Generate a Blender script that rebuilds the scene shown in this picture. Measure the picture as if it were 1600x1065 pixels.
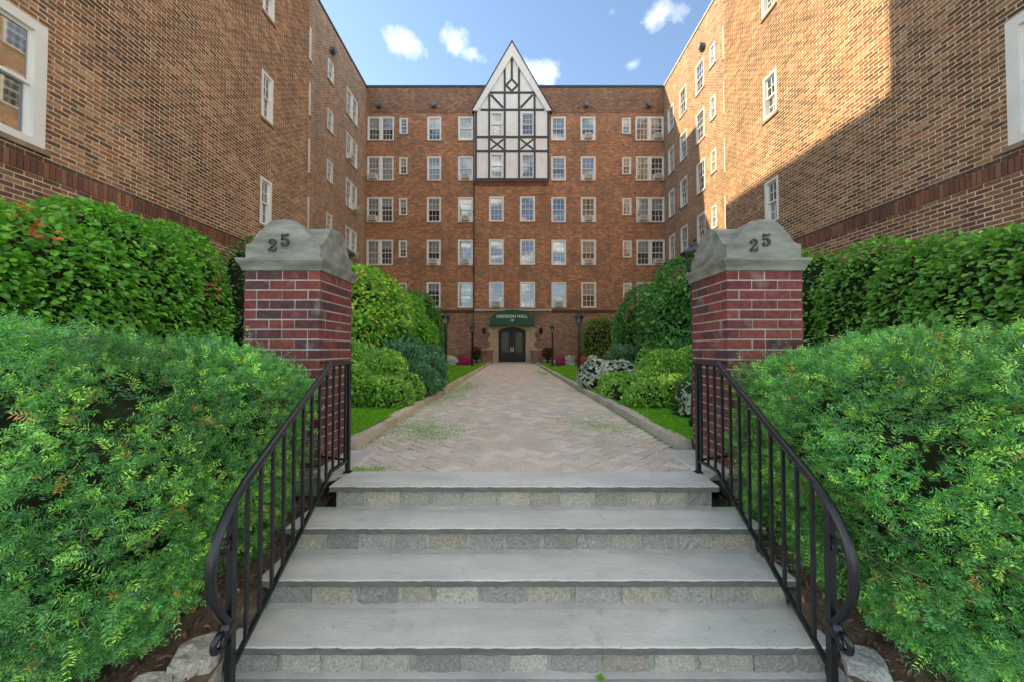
import bpy, math, random
import numpy as np
from mathutils import Vector

random.seed(7)
rng = np.random.default_rng(7)
sc = bpy.context.scene
for o in list(bpy.data.objects):
    bpy.data.objects.remove(o)
COL = sc.collection

# ------------------------------------------------------------------ camera
CAMZ = 1.6                       # eye above the street landing
F = 600.0                        # focal length in pixels of the 1600 px wide photograph
cam_d = bpy.data.cameras.new('camera')
cam_d.sensor_width = 36.0
cam_d.lens = 36.0 * F / 1600.0
cam_d.clip_start = 0.05
cam_d.clip_end = 3000
cam = bpy.data.objects.new('camera', cam_d)
COL.objects.link(cam)
cam.location = (0, 0, CAMZ)
cam.rotation_euler = (math.radians(90 + 1.29), 0, 0)
sc.camera = cam

# ------------------------------------------------------------------ light
SUN = Vector((1.0, -0.40, -0.80)).normalized()        # direction the light travels
sun_el = math.asin(-SUN.z)
sun_az = math.atan2(-SUN.x, -SUN.y)                   # clockwise from +Y
world = bpy.data.worlds.new('World')
sc.world = world
world.use_nodes = True
wn = world.node_tree.nodes
wl = world.node_tree.links
wn.clear()
w_out = wn.new('ShaderNodeOutputWorld')
w_bg = wn.new('ShaderNodeBackground')
w_bg.inputs['Strength'].default_value = 0.10
sky = wn.new('ShaderNodeTexSky')
sky.sky_type = 'NISHITA'
sky.sun_disc = False
sky.sun_elevation = sun_el
sky.sun_rotation = sun_az
sky.altitude = 50
sky.air_density = 1.0
sky.dust_density = 0.25
sky.ozone_density = 3.5


def wmath(op, a, b=None, c=None, clamp=False):
    n = wn.new('ShaderNodeMath')
    n.operation = op
    n.use_clamp = clamp
    for i, v in enumerate((a, b, c)):
        if v is None:
            continue
        if isinstance(v, (int, float)):
            n.inputs[i].default_value = v
        else:
            wl.new(v, n.inputs[i])
    return n.outputs[0]


w_tc = wn.new('ShaderNodeTexCoord')
w_noise = wn.new('ShaderNodeTexNoise')
w_noise.inputs['Scale'].default_value = 16.0
w_noise.inputs['Detail'].default_value = 6.0
w_noise.inputs['Roughness'].default_value = 0.6
wl.new(w_tc.outputs['Generated'], w_noise.inputs['Vector'])
w_nf = wmath('SUBTRACT', w_noise.outputs['Fac'], 0.5)


def dir_px(px, py):
    return Vector(((px - 800) / F, 1.0, (546 - py) / F)).normalized()


# small fair-weather clouds: (direction, half width, half height, density)
clouds = [(dir_px(618, 57), .050, .026, .95), (dir_px(705, 58), .040, .026, .9), (dir_px(738, 78), .038, .020, .85),
          (dir_px(838, 108), .062, .036, .95), (dir_px(962, 8), .032, .018, .6),
          (dir_px(1036, 12), .042, .024, .9), (dir_px(988, 94), .024, .014, .6)]
cl_sum = None
for c, hw, hh, dens in clouds:
    right = Vector((c.y, -c.x, 0)).normalized()
    up = right.cross(c)
    outs = []
    for v in (right, up, c):
        d = wn.new('ShaderNodeVectorMath')
        d.operation = 'DOT_PRODUCT'
        wl.new(w_tc.outputs['Generated'], d.inputs[0])
        d.inputs[1].default_value = v
        outs.append(d.outputs['Value'])
    ex = wmath('MULTIPLY', outs[0], 1.12 / hw)
    ez = wmath('MULTIPLY', outs[1], 1.25 / hh)
    r2 = wmath('SQRT', wmath('ADD', wmath('MULTIPLY', ex, ex), wmath('MULTIPLY', ez, ez)))
    body = wmath('ADD', wmath('SUBTRACT', 1.0, r2), wmath('MULTIPLY', w_nf, 4.2))
    body = wmath('MULTIPLY', body, .75, clamp=True)
    front = wmath('GREATER_THAN', outs[2], 0.5)
    body = wmath('MULTIPLY', wmath('MULTIPLY', body, front), dens * .34)
    cl_sum = body if cl_sum is None else wmath('MAXIMUM', cl_sum, body)
# denser cloud added outside the view, lifting the shade and making it less blue
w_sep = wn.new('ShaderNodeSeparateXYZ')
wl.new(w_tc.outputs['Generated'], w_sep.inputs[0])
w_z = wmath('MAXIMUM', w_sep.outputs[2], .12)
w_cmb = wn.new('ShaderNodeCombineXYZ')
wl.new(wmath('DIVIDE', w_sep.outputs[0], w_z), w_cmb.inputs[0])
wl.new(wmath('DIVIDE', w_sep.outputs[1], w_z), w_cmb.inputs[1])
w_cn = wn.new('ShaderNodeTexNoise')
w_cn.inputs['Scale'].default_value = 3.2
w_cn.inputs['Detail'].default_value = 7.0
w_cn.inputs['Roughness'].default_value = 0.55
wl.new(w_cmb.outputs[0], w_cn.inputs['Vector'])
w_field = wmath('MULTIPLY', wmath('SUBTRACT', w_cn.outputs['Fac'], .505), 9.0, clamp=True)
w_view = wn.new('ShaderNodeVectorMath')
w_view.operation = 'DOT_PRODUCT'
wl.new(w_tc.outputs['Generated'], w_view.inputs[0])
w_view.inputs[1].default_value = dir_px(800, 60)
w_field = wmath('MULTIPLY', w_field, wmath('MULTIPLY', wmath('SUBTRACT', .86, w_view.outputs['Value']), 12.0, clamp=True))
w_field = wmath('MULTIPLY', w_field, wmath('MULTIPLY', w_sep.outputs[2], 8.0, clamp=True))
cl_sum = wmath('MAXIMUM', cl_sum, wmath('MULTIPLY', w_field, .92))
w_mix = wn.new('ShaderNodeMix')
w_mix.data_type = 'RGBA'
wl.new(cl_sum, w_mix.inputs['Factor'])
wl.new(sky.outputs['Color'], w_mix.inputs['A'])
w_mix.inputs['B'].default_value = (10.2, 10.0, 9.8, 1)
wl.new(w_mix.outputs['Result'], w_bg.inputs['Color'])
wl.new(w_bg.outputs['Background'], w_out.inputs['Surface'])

sun_d = bpy.data.lights.new('sun', 'SUN')
sun_d.energy = 2.95
sun_d.angle = math.radians(0.5)
sun_d.color = (1.0, 0.82, 0.56)
sun = bpy.data.objects.new('sun', sun_d)
COL.objects.link(sun)
sun.rotation_euler = SUN.to_track_quat('-Z', 'Y').to_euler()

sc.view_settings.view_transform = 'Standard'
sc.view_settings.look = 'None'
sc.view_settings.exposure = 1.74
sc.view_settings.use_white_balance = True
sc.view_settings.white_balance_temperature = 7500
sc.view_settings.white_balance_tint = 6
sc.view_settings.gamma = 1.0
sc.view_settings.use_curve_mapping = False
sc.cycles.use_denoising = True
sc.cycles.max_bounces = 6
sc.cycles.diffuse_bounces = 4
sc.cycles.glossy_bounces = 3
sc.cycles.transmission_bounces = 4
sc.cycles.use_adaptive_sampling = True
sc.cycles.adaptive_threshold = 0.02
sc.cycles.transparent_max_bounces = 12
sc.render.engine = 'CYCLES'

# ------------------------------------------------------------------ helpers
D = 27.3                                              # camera to the central facade


def fx(px, d=D):
    return (px - 800) * d / F


def fz(py, d=D):
    return CAMZ + (546 - py) * d / F


def R(x, y, zr):
    return Vector((x, y, zr + CAMZ))


def prep_mesh(name, V, faces_flat, loop_starts, loop_totals, cols=None, uvs=None, smooth=False):
    me = bpy.data.meshes.new(name)
    nf = len(loop_starts)
    me.vertices.add(len(V))
    me.vertices.foreach_set('co', np.asarray(V, dtype=np.float32).ravel())
    me.loops.add(len(faces_flat))
    me.loops.foreach_set('vertex_index', np.asarray(faces_flat, dtype=np.int32))
    me.polygons.add(nf)
    me.polygons.foreach_set('loop_start', np.asarray(loop_starts, dtype=np.int32))
    me.polygons.foreach_set('loop_total', np.asarray(loop_totals, dtype=np.int32))
    me.polygons.foreach_set('use_smooth', np.full(nf, bool(smooth)))
    if cols is not None:
        a = me.attributes.new('Col', 'FLOAT_COLOR', 'FACE')
        c = np.ones((nf, 4), dtype=np.float32)
        c[:, :3] = np.asarray(cols, dtype=np.float32)
        a.data.foreach_set('color', c.ravel())
    if uvs is not None:
        u = me.uv_layers.new(name='UVMap')
        u.data.foreach_set('uv', np.asarray(uvs, dtype=np.float32).ravel())
    me.update(calc_edges=True)
    return me


def link(name, data, parent=None, mat=None, loc=None):
    o = bpy.data.objects.new(name, data)
    COL.objects.link(o)
    if mat is not None and data is not None and len(data.materials) == 0:
        data.materials.append(mat)
    if loc is not None:
        o.location = loc
    if parent is not None:
        o.parent = parent
        # parents are only translated: keep children in world coordinates
        o.location = Vector(o.location) - WORLD.get(parent.name, Vector((0, 0, 0)))
    WORLD[o.name] = Vector(loc) if loc is not None else Vector((0, 0, 0))
    return o


WORLD = {}


def tag(o, label=None, cat=None, group=None, kind=None):
    if label:
        o['label'] = label
    if cat:
        o['category'] = cat
    if group:
        o['group'] = group
    if kind:
        o['kind'] = kind
    return o


def thing(name, label, cat, loc, group=None):
    o = bpy.data.objects.new(name, None)
    o.empty_display_size = 0.1
    COL.objects.link(o)
    o.location = loc
    WORLD[o.name] = Vector(loc)
    return tag(o, label, cat, group)


def ident(u, v, w):
    return (u, v, w)


class MB:
    """collects faces for ONE mesh object"""

    def __init__(self):
        self.v, self.f, self.c, self.uv = [], [], [], []

    def face(self, pts, col=(1, 1, 1), uv=None):
        n = len(self.v)
        self.v.extend([tuple(p) for p in pts])
        self.f.append(list(range(n, n + len(pts))))
        self.c.append(col)
        self.uv.append(uv if uv is not None else [(0, 0)] * len(pts))

    def box(self, a0, a1, b0, b1, c0, c1, m=ident, col=(1, 1, 1), skip=()):
        P = [m(a, b, c) for c in (c0, c1) for b in (b0, b1) for a in (a0, a1)]
        e1 = Vector(P[1]) - Vector(P[0])
        e2 = Vector(P[2]) - Vector(P[0])
        e3 = Vector(P[4]) - Vector(P[0])
        flip = e1.cross(e2).dot(e3) < 0
        n = len(self.v)
        self.v.extend([tuple(p) for p in P])
        Q = {'c0': (0, 2, 3, 1), 'c1': (4, 5, 7, 6), 'b0': (0, 1, 5, 4), 'b1': (2, 6, 7, 3), 'a0': (0, 4, 6, 2), 'a1': (1, 3, 7, 5)}
        for k, q in Q.items():
            if k in skip:
                continue
            q = [n + i for i in (reversed(q) if flip else q)]
            self.f.append(q)
            self.c.append(col)
            self.uv.append([(self.v[i][0] + self.v[i][1], self.v[i][2]) for i in q])
        return self

    def bar(self, p, q, w, h, up=(0, 0, 1), col=(1, 1, 1)):
        """rectangular bar from p to q"""
        p, q = Vector(p), Vector(q)
        t = (q - p).normalized()
        s = t.cross(Vector(up))
        if s.length < 1e-4:
            s = t.cross(Vector((1, 0, 0)))
        s.normalize()
        n = s.cross(t).normalized()
        ring = []
        for e in (p, q):
            ring.append([e + s * (a * w / 2) + n * (b * h / 2) for a, b in ((-1, -1), (1, -1), (1, 1), (-1, 1))])
        b0 = len(self.v)
        self.v.extend([tuple(x) for r in ring for x in r])
        fs = [(3, 2, 1, 0), (4, 5, 6, 7)] + [(i, (i + 1) % 4, 4 + (i + 1) % 4, 4 + i) for i in range(4)]
        for f in fs:
            self.f.append([b0 + i for i in f])
            self.c.append(col)
            self.uv.append([(0, 0)] * 4)
        return self

    def tube(self, pts, r, sides=8, col=(1, 1, 1), closed=False, flat=1.0):
        pts = [Vector(p) for p in pts]
        n = len(pts)
        rr = r if hasattr(r, '__len__') else [r] * n
        b0 = len(self.v)
        ref = Vector((0, 0, 1))
        t0 = (pts[1] - pts[0]).normalized()
        if abs(t0.dot(ref)) > .95:
            ref = Vector((1, 0, 0))
        s = t0.cross(ref).normalized()
        for i, p in enumerate(pts):
            t = (pts[min(i + 1, n - 1)] - pts[max(i - 1, 0)])
            if t.length < 1e-9:
                t = Vector((0, 0, 1))
            t.normalize()
            s = (s - t * s.dot(t))
            if s.length < 1e-6:
                s = t.orthogonal()
            s.normalize()
            u = t.cross(s)
            for k in range(sides):
                a = 2 * math.pi * k / sides
                self.v.append(tuple(p + s * (math.cos(a) * rr[i]) + u * (math.sin(a) * rr[i] * flat)))
        for i in range(n - 1):
            for k in range(sides):
                a, b = b0 + i * sides + k, b0 + i * sides + (k + 1) % sides
                self.f.append([a, b, b + sides, a + sides])
                self.c.append(col)
                self.uv.append([(0, 0)] * 4)
        for i, rev in ((0, True), (n - 1, False)):
            ring = [b0 + i * sides + k for k in range(sides)]
            self.f.append(ring[::-1] if rev else ring)
            self.c.append(col)
            self.uv.append([(0, 0)] * sides)
        return self

    def lathe(self, cx, cy, prof, sides=16, col=(1, 1, 1), cap=True):
        b0 = len(self.v)
        for r, z in prof:
            for k in range(sides):
                a = 2 * math.pi * k / sides
                self.v.append((cx + r * math.cos(a), cy + r * math.sin(a), z))
        for i in range(len(prof) - 1):
            for k in range(sides):
                a, b = b0 + i * sides + k, b0 + i * sides + (k + 1) % sides
                self.f.append([a, b, b + sides, a + sides])
                self.c.append(col)
                self.uv.append([(0, 0)] * 4)
        if cap:
            self.f.append([b0 + k for k in range(sides)][::-1])
            self.f.append([b0 + (len(prof) - 1) * sides + k for k in range(sides)])
            self.c += [col, col]
            self.uv += [[(0, 0)] * sides] * 2
        return self

    def prism(self, poly, w0, w1, m, col=(1, 1, 1)):
        """polygon in (u,v) extruded from w0 to w1 through map m"""
        A = [m(u, v, w0) for u, v in poly]
        B = [m(u, v, w1) for u, v in poly]
        self.face(B, col)
        self.face(A[::-1], col)
        k = len(poly)
        for i in range(k):
            j = (i + 1) % k
            self.face([A[i], A[j], B[j], B[i]], col)
        return self

    def mesh(self, name, smooth=False):
        flat = [i for f in self.f for i in f]
        tot = [len(f) for f in self.f]
        st = np.concatenate([[0], np.cumsum(tot)[:-1]]) if tot else []
        uv = [p for q in self.uv for p in q]
        return prep_mesh(name, self.v, flat, st, tot, self.c, uv, smooth)

    def build(self, name, mat, parent=None, smooth=False, bevel=0.0, segs=1):
        o = link(name, self.mesh(name, smooth), parent, mat)
        if bevel:
            md = o.modifiers.new('bevel', 'BEVEL')
            md.width = bevel
            md.segments = segs
            md.limit_method = 'ANGLE'
        return o


# ------------------------------------------------------------------ materials
def new_mat(name):
    m = bpy.data.materials.new(name)
    m.use_nodes = True
    nt = m.node_tree
    nt.nodes.clear()
    out = nt.nodes.new('ShaderNodeOutputMaterial')
    b = nt.nodes.new('ShaderNodeBsdfPrincipled')
    nt.links.new(b.outputs[0], out.inputs['Surface'])
    return m, nt, b, out


class N:
    """tiny node helper"""

    def __init__(self, nt):
        self.nt = nt

    def new(self, t, **kw):
        n = self.nt.nodes.new(t)
        for k, v in kw.items():
            setattr(n, k, v)
        return n

    def set(self, sock, v):
        if hasattr(v, 'is_linked'):
            self.nt.links.new(v, sock)
        elif v is not None:
            sock.default_value = v

    def math(self, op, a, b=None, c=None, clamp=False):
        n = self.new('ShaderNodeMath', operation=op, use_clamp=clamp)
        for i, v in enumerate((a, b, c)):
            if v is not None:
                self.set(n.inputs[i], v)
        return n.outputs[0]

    def mix(self, fac, a, b, blend='MIX'):
        n = self.new('ShaderNodeMix', data_type='RGBA', blend_type=blend)
        self.set(n.inputs['Factor'], fac)
        self.set(n.inputs['A'], a)
        self.set(n.inputs['B'], b)
        return n.outputs['Result']

    def noise(self, vec, scale, detail=3.0, rough=.55):
        n = self.new('ShaderNodeTexNoise')
        if vec is not None:
            self.set(n.inputs['Vector'], vec)
        n.inputs['Scale'].default_value = scale
        n.inputs['Detail'].default_value = detail
        n.inputs['Roughness'].default_value = rough
        return n.outputs['Fac']

    def ramp(self, fac, stops, interp='LINEAR'):
        n = self.new('ShaderNodeValToRGB')
        cr = n.color_ramp
        cr.interpolation = interp
        while len(cr.elements) < len(stops):
            cr.elements.new(0.5)
        for e, (p, c) in zip(cr.elements, stops):
            e.position = p
            e.color = (c[0], c[1], c[2], 1) if hasattr(c, '__len__') else (c, c, c, 1)
        self.set(n.inputs['Fac'], fac)
        return n.outputs['Color']

    def bump(self, h, strength, dist=.01):
        n = self.new('ShaderNodeBump')
        n.inputs['Strength'].default_value = strength
        n.inputs['Distance'].default_value = dist
        self.set(n.inputs['Height'], h)
        return n.outputs['Normal']

    def pos(self):
        return self.new('ShaderNodeNewGeometry').outputs['Position']

    def attr(self, name='Col'):
        return self.new('ShaderNodeAttribute', attribute_name=name).outputs['Color']


def c4(c):
    return (c[0], c[1], c[2], 1)


def simple(name, col, rough=.6, metal=0.0, var=.15, scale=6.0, bump=.0, bscale=60., spec=.5):
    m, nt, b, out = new_mat(name)
    n = N(nt)
    p = n.pos()
    f = n.noise(p, scale, 4)
    dark = tuple(x * (1 - var) for x in col)
    lite = tuple(min(1, x * (1 + var)) for x in col)
    n.set(b.inputs['Base Color'], n.ramp(f, [(.3, dark), (.7, lite)]))
    b.inputs['Roughness'].default_value = rough
    b.inputs['Metallic'].default_value = metal
    b.inputs['Specular IOR Level'].default_value = spec
    if bump:
        n.set(b.inputs['Normal'], n.bump(n.noise(p, bscale, 5), bump, .01))
    return m


def attr_mat(name, rough=.7, var=.25, scale=30., bump=.3, bscale=120., dist=.004, stain=None, spec=.4, streak=False):
    """colour of each piece from its Col attribute, weathered by position noise"""
    m, nt, b, out = new_mat(name)
    n = N(nt)
    p = n.pos()
    f = n.ramp(n.noise(p, scale, 4, .65), [(.25, 1 - var), (.75, 1 + var)])
    c = n.mix(1.0, n.attr(), f, 'MULTIPLY')
    if streak:
        mpw = n.new('ShaderNodeMapping')
        n.set(mpw.inputs['Vector'], p)
        mpw.inputs['Scale'].default_value = (1.3, 1.3, .16)
        c = n.mix(1.0, c, n.ramp(n.noise(mpw.outputs[0], 1.0, 5, .65), [(.32, .70), (.5, 1.0), (.72, 1.22)]), 'MULTIPLY')
        c = n.mix(1.0, c, n.ramp(n.noise(p, .55, 4, .6), [(.3, .75), (.7, 1.25)]), 'MULTIPLY')
    if stain:
        s = n.ramp(n.noise(p, stain[1], 3), [(stain[2], 0.), (stain[2] + .15, 1.)])
        c = n.mix(n.math('MULTIPLY', s, stain[3]), c, c4(stain[0]))
    n.set(b.inputs['Base Color'], c)
    b.inputs['Roughness'].default_value = rough
    b.inputs['Specular IOR Level'].default_value = spec
    if bump:
        n.set(b.inputs['Normal'], n.bump(n.noise(p, bscale, 5, .65), bump, dist))
    return m


BW, BH = 0.215, 0.075                                  # brick module of the building
MORTAR = (.78, .66, .51)
PAL_WALL = [(1.18 * c[0], 1.06 * c[1], .94 * c[2]) for c in [(.15, .080, .050), (.22, .115, .062), (.27, .15, .085), (.17, .10, .062), (.105, .068, .052),
            (.32, .19, .11), (.25, .11, .065), (.16, .085, .055), (.34, .22, .14), (.20, .13, .085)]]


def brick_mat(name, pal, mortar, blotch=.25, warm=(1, 1, 1)):
    m, nt, b, out = new_mat(name)
    n = N(nt)
    uv = n.new('ShaderNodeUVMap').outputs['UV']
    sep = n.new('ShaderNodeSeparateXYZ')
    n.set(sep.inputs[0], uv)
    u, v = sep.outputs[0], sep.outputs[1]
    vr = n.math('DIVIDE', v, BH)
    row = n.math('FLOOR', vr)
    fv = n.math('SUBTRACT', vr, row)
    odd = n.math('FLOORED_MODULO', row, 2.0)
    uu = n.math('ADD', n.math('DIVIDE', u, BW), n.math('MULTIPLY', odd, .5))
    colm = n.math('FLOOR', uu)
    fu = n.math('SUBTRACT', uu, colm)
    eu = n.math('MULTIPLY', n.math('MINIMUM', fu, n.math('SUBTRACT', 1.0, fu)), BW)
    ev = n.math('MULTIPLY', n.math('MINIMUM', fv, n.math('SUBTRACT', 1.0, fv)), BH)
    edge = n.math('MINIMUM', eu, ev)
    mask = n.new('ShaderNodeMapRange', interpolation_type='SMOOTHSTEP')
    mask.inputs['From Min'].default_value = .0065
    mask.inputs['From Max'].default_value = .0095
    n.set(mask.inputs['Value'], edge)
    mk = mask.outputs['Result']
    cmb = n.new('ShaderNodeCombineXYZ')
    n.set(cmb.inputs[0], colm)
    n.set(cmb.inputs[1], row)
    wn_ = n.new('ShaderNodeTexWhiteNoise', noise_dimensions='2D')
    n.set(wn_.inputs['Vector'], cmb.outputs[0])
    k = len(pal)
    bc = n.ramp(wn_.outputs['Value'], [(i / k, c) for i, c in enumerate(pal)], 'CONSTANT')
    p = n.pos()
    bc = n.mix(1.0, bc, n.ramp(n.noise(p, 25., 4, .7), [(.25, .75), (.75, 1.25)]), 'MULTIPLY')
    blo = n.ramp(n.noise(p, .55, 4, .6), [(.3, 1 - blotch), (.7, 1 + blotch)])
    bc = n.mix(1.0, bc, blo, 'MULTIPLY')
    mpw = n.new('ShaderNodeMapping')
    n.set(mpw.inputs['Vector'], p)
    mpw.inputs['Scale'].default_value = (1.3, 1.3, .16)
    bc = n.mix(1.0, bc, n.ramp(n.noise(mpw.outputs[0], 1.0, 5, .65), [(.32, .70), (.5, 1.0), (.72, 1.22)]), 'MULTIPLY')
    bc = n.mix(1.0, bc, c4(warm), 'MULTIPLY')
    mc = n.mix(1.0, c4(mortar), n.ramp(n.noise(p, 3., 4), [(.3, .7), (.7, 1.15)]), 'MULTIPLY')
    n.set(b.inputs['Base Color'], n.mix(mk, mc, bc))
    b.inputs['Roughness'].default_value = .85
    b.inputs['Specular IOR Level'].default_value = .25
    h = n.math('ADD', mk, n.math('MULTIPLY', n.noise(p, 70., 4), .35))
    n.set(b.inputs['Normal'], n.bump(h, .7, .012))
    return m


M = {}
M['brick_wing'] = brick_mat('brick_wing', PAL_WALL, MORTAR)
M['brick_front'] = brick_mat('brick_front', [(c[0] * 1.30, c[1] * 1.0, c[2] * .82) for c in PAL_WALL], (.66, .49, .35), .32)
M['brick_parapet'] = brick_mat('brick_parapet', [(c[0] * .90, c[1] * .80, c[2] * .80) for c in PAL_WALL], (.46, .36, .28), .25)
M['brick_base'] = brick_mat('brick_base', [(c[0] * 1.05, c[1] * .95, c[2] * 1.0) for c in PAL_WALL], (.58, .46, .36), .25)
M['brick_piece'] = attr_mat('brick_piece', .85, .28, 40., .5, 110., .004, spec=.25, streak=True)
M['mortar'] = simple('mortar', MORTAR, .95, 0, .2, 9., .5, 90., .2)
M['pier_brick'] = attr_mat('pier_brick', .92, .38, 24., .5, 90., .004, stain=((.38, .33, .31), 5., .58, .45), spec=.25)
M['pier_mortar'] = simple('pier_mortar', (.50, .47, .41), .95, 0, .25, 8., .6, 110., .2)


def bluestone(name, a, b_, scale=1.0, rust=False):
    m, nt, b, out = new_mat(name)
    n = N(nt)
    p = n.pos()
    mp = n.new('ShaderNodeMapping')
    n.set(mp.inputs['Vector'], p)
    mp.inputs['Scale'].default_value = (.6, 1.6, 2.5)
    f = n.noise(mp.outputs[0], 3.2 * scale, 6, .6)
    c = n.ramp(f, [(.3, a), (.7, b_)])
    g = n.ramp(n.noise(p, 160., 3, .7), [(.3, .86), (.7, 1.12)])
    c = n.mix(1.0, c, g, 'MULTIPLY')
    s = n.ramp(n.noise(p, 9., 5, .7), [(.58, 0.), (.72, 1.)])
    c = n.mix(n.math('MULTIPLY', s, .3), c, c4((.16, .14, .11)))
    d = n.ramp(n.noise(p, 45., 2, .5), [(.70, 0.), (.74, 1.)])
    c = n.mix(n.math('MULTIPLY', d, .45), c, c4((.10, .10, .09)))
    n.set(b.inputs['Base Color'], c)
    b.inputs['Roughness'].default_value = .75
    b.inputs['Specular IOR Level'].default_value = .3
    h = n.math('ADD', n.noise(mp.outputs[0], 40., 5, .6), n.math('MULTIPLY', n.noise(p, 9., 4), .8))
    n.set(b.inputs['Normal'], n.bump(h, .45, .008))
    return m


M['tread'] = bluestone('tread_bluestone', (.52, .505, .445), (.72, .70, .62))
M['tread_edge'] = bluestone('bluestone_split_edge', (.12, .125, .115), (.20, .20, .18), 4.)
M['cap'] = bluestone('cap_bluestone', (.15, .155, .13), (.36, .36, .31), 1.5)
M['granite'] = attr_mat('granite', .85, .45, 75., 1.0, 55., .02, stain=((.34, .22, .12), 3.5, .64, .3), spec=.3)
M['riser_mortar'] = simple('riser_mortar', (.42, .42, .36), .95, 0, .25, 20., .6, 90.)
M['paver'] = attr_mat('paver', .9, .22, 50., .6, 150., .004, stain=((.44, .42, .34), 1.2, .56, .3), spec=.2)
M['paver_sand'] = simple('paver_sand', (.34, .30, .23), .95, 0, .3, 30., .4, 100.)
M['kerb'] = attr_mat('kerb', .85, .35, 45., .8, 80., .01, stain=((.14, .17, .06), 2.5, .58, .35), spec=.25)
M['iron'] = simple('iron', (.012, .013, .016), .24, 0, .2, 40., .12, 200., .6)
M['numeral'] = simple('numeral', (.035, .04, .045), .5, .3, .3, 40.)
M['white_paint'] = simple('white_paint', (.78, .77, .74), .45, 0, .06, 5.)
M['window_white'] = simple('window_white', (.80, .79, .76), .4, 0, .05, 3.)
M['stucco'] = simple('stucco', (.84, .83, .79), .9, 0, .07, 1.5, .25, 40.)
M['timber'] = simple('timber', (.055, .06, .07), .7, 0, .3, 8., .3, 60.)
M['stone_tan'] = simple('stone_tan', (.50, .40, .26), .85, 0, .22, 5., .4, 60.)
M['stone_pale'] = simple('stone_pale', (.52, .48, .42), .85, 0, .15, 5., .3, 60.)
M['sill_stone'] = simple('sill_stone', (.30, .22, .16), .9, 0, .25, 9., .3, 60.)
M['interior'] = simple('interior', (.06, .055, .05), .9, 0, .4, 1.)
M['blind'] = simple('blind', (.74, .72, .67), .8, 0, .06, 2.)
M['blind_cream'] = simple('blind_cream', (.68, .58, .42), .8, 0, .08, 2.)
M['curtain'] = simple('curtain', (.42, .44, .46), .9, 0, .3, 14.)
M['appliance'] = simple('appliance', (.66, .64, .58), .5, 0, .08, 6.)
M['appliance_grille'] = simple('appliance_grille', (.30, .29, .27), .6, 0, .2, 30.)
M['metal_grey'] = simple('metal_grey', (.16, .17, .18), .5, .6, .25, 8.)
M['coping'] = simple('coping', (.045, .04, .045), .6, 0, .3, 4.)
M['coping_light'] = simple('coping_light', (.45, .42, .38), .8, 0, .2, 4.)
M['rain_pipe'] = simple('rain_pipe', (.075, .055, .05), .6, 0, .3, 4.)
M['roof'] = simple('roof', (.08, .08, .08), .9, 0, .3, 2.)
M['awning'] = simple('awning', (.006, .085, .045), .6, 0, .18, 2., .15, 300.)
M['lettering'] = simple('lettering', (.80, .80, .76), .6, 0, .03, 2.)
M['door_black'] = simple('door_black', (.008, .009, .009), .5, 0, .2, 10.)
M['brass'] = simple('brass', (.55, .52, .45), .3, .8, .1, 10.)
M['concrete'] = simple('concrete', (.44, .42, .38), .9, 0, .2, 3., .4, 70.)
M['soil'] = simple('soil', (.13, .085, .055), 1.0, 0, .5, 18., 1.0, 45.)
M['mulch'] = attr_mat('mulch', .95, .4, 60., .4, 120., .004)
M['bark'] = simple('bark', (.13, .095, .065), .95, 0, .35, 30., .6, 90.)
M['twig'] = simple('twig', (.30, .22, .14), .9, 0, .3, 30.)
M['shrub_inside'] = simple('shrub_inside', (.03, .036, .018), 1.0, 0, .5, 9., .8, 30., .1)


def leaf_mat(name, rough=.42, trans=.36, spec=.45):
    m, nt, b, out = new_mat(name)
    n = N(nt)
    col = n.attr()
    p = n.pos()
    c = n.mix(1.0, col, n.ramp(n.noise(p, 35., 3), [(.3, .8), (.7, 1.2)]), 'MULTIPLY')
    n.set(b.inputs['Base Color'], c)
    b.inputs['Roughness'].default_value = rough
    b.inputs['Specular IOR Level'].default_value = spec
    tr = n.new('ShaderNodeBsdfTranslucent')
    n.set(tr.inputs['Color'], n.mix(1.0, c, (1.15, 1.3, .6, 1), 'MULTIPLY'))
    ms = n.new('ShaderNodeMixShader')
    ms.inputs[0].default_value = trans
    nt.links.new(b.outputs[0], ms.inputs[1])
    nt.links.new(tr.outputs[0], ms.inputs[2])
    nt.links.new(ms.outputs[0], out.inputs['Surface'])
    return m


M['leaf'] = leaf_mat('leaf')
M['leaf_gloss'] = leaf_mat('leaf_gloss', .3, .2, .6)
M['needle'] = leaf_mat('needle', .42, .12, .5)
M['petal'] = leaf_mat('petal', .7, .35, .2)
M['grass'] = leaf_mat('grass', .6, .4, .25)


def glass_mat(name, refl):
    m, nt, b, out = new_mat(name)
    n = N(nt)
    nt.nodes.remove(b)
    t = n.new('ShaderNodeBsdfTransparent')
    t.inputs['Color'].default_value = (.82, .86, .88, 1)
    g = n.new('ShaderNodeBsdfGlossy')
    g.inputs['Roughness'].default_value = .03
    g.inputs['Color'].default_value = (.95, .97, 1, 1)
    p = n.pos()
    n.set(g.inputs['Normal'], n.bump(n.noise(p, 1.1, 1), .05, .01))
    fr = n.new('ShaderNodeLayerWeight')
    fr.inputs['Blend'].default_value = .35
    f = n.math('ADD', n.math('MULTIPLY', fr.outputs['Fresnel'], .7), refl, clamp=True)
    ms = n.new('ShaderNodeMixShader')
    n.set(ms.inputs[0], f)
    nt.links.new(t.outputs[0], ms.inputs[1])
    nt.links.new(g.outputs[0], ms.inputs[2])
    nt.links.new(ms.outputs[0], out.inputs['Surface'])
    return m


M['glass'] = glass_mat('glass', .09)
M['lamp_glass'] = glass_mat('lamp_glass', .12)
M['door_glass'] = glass_mat('door_glass', -.02)


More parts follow.
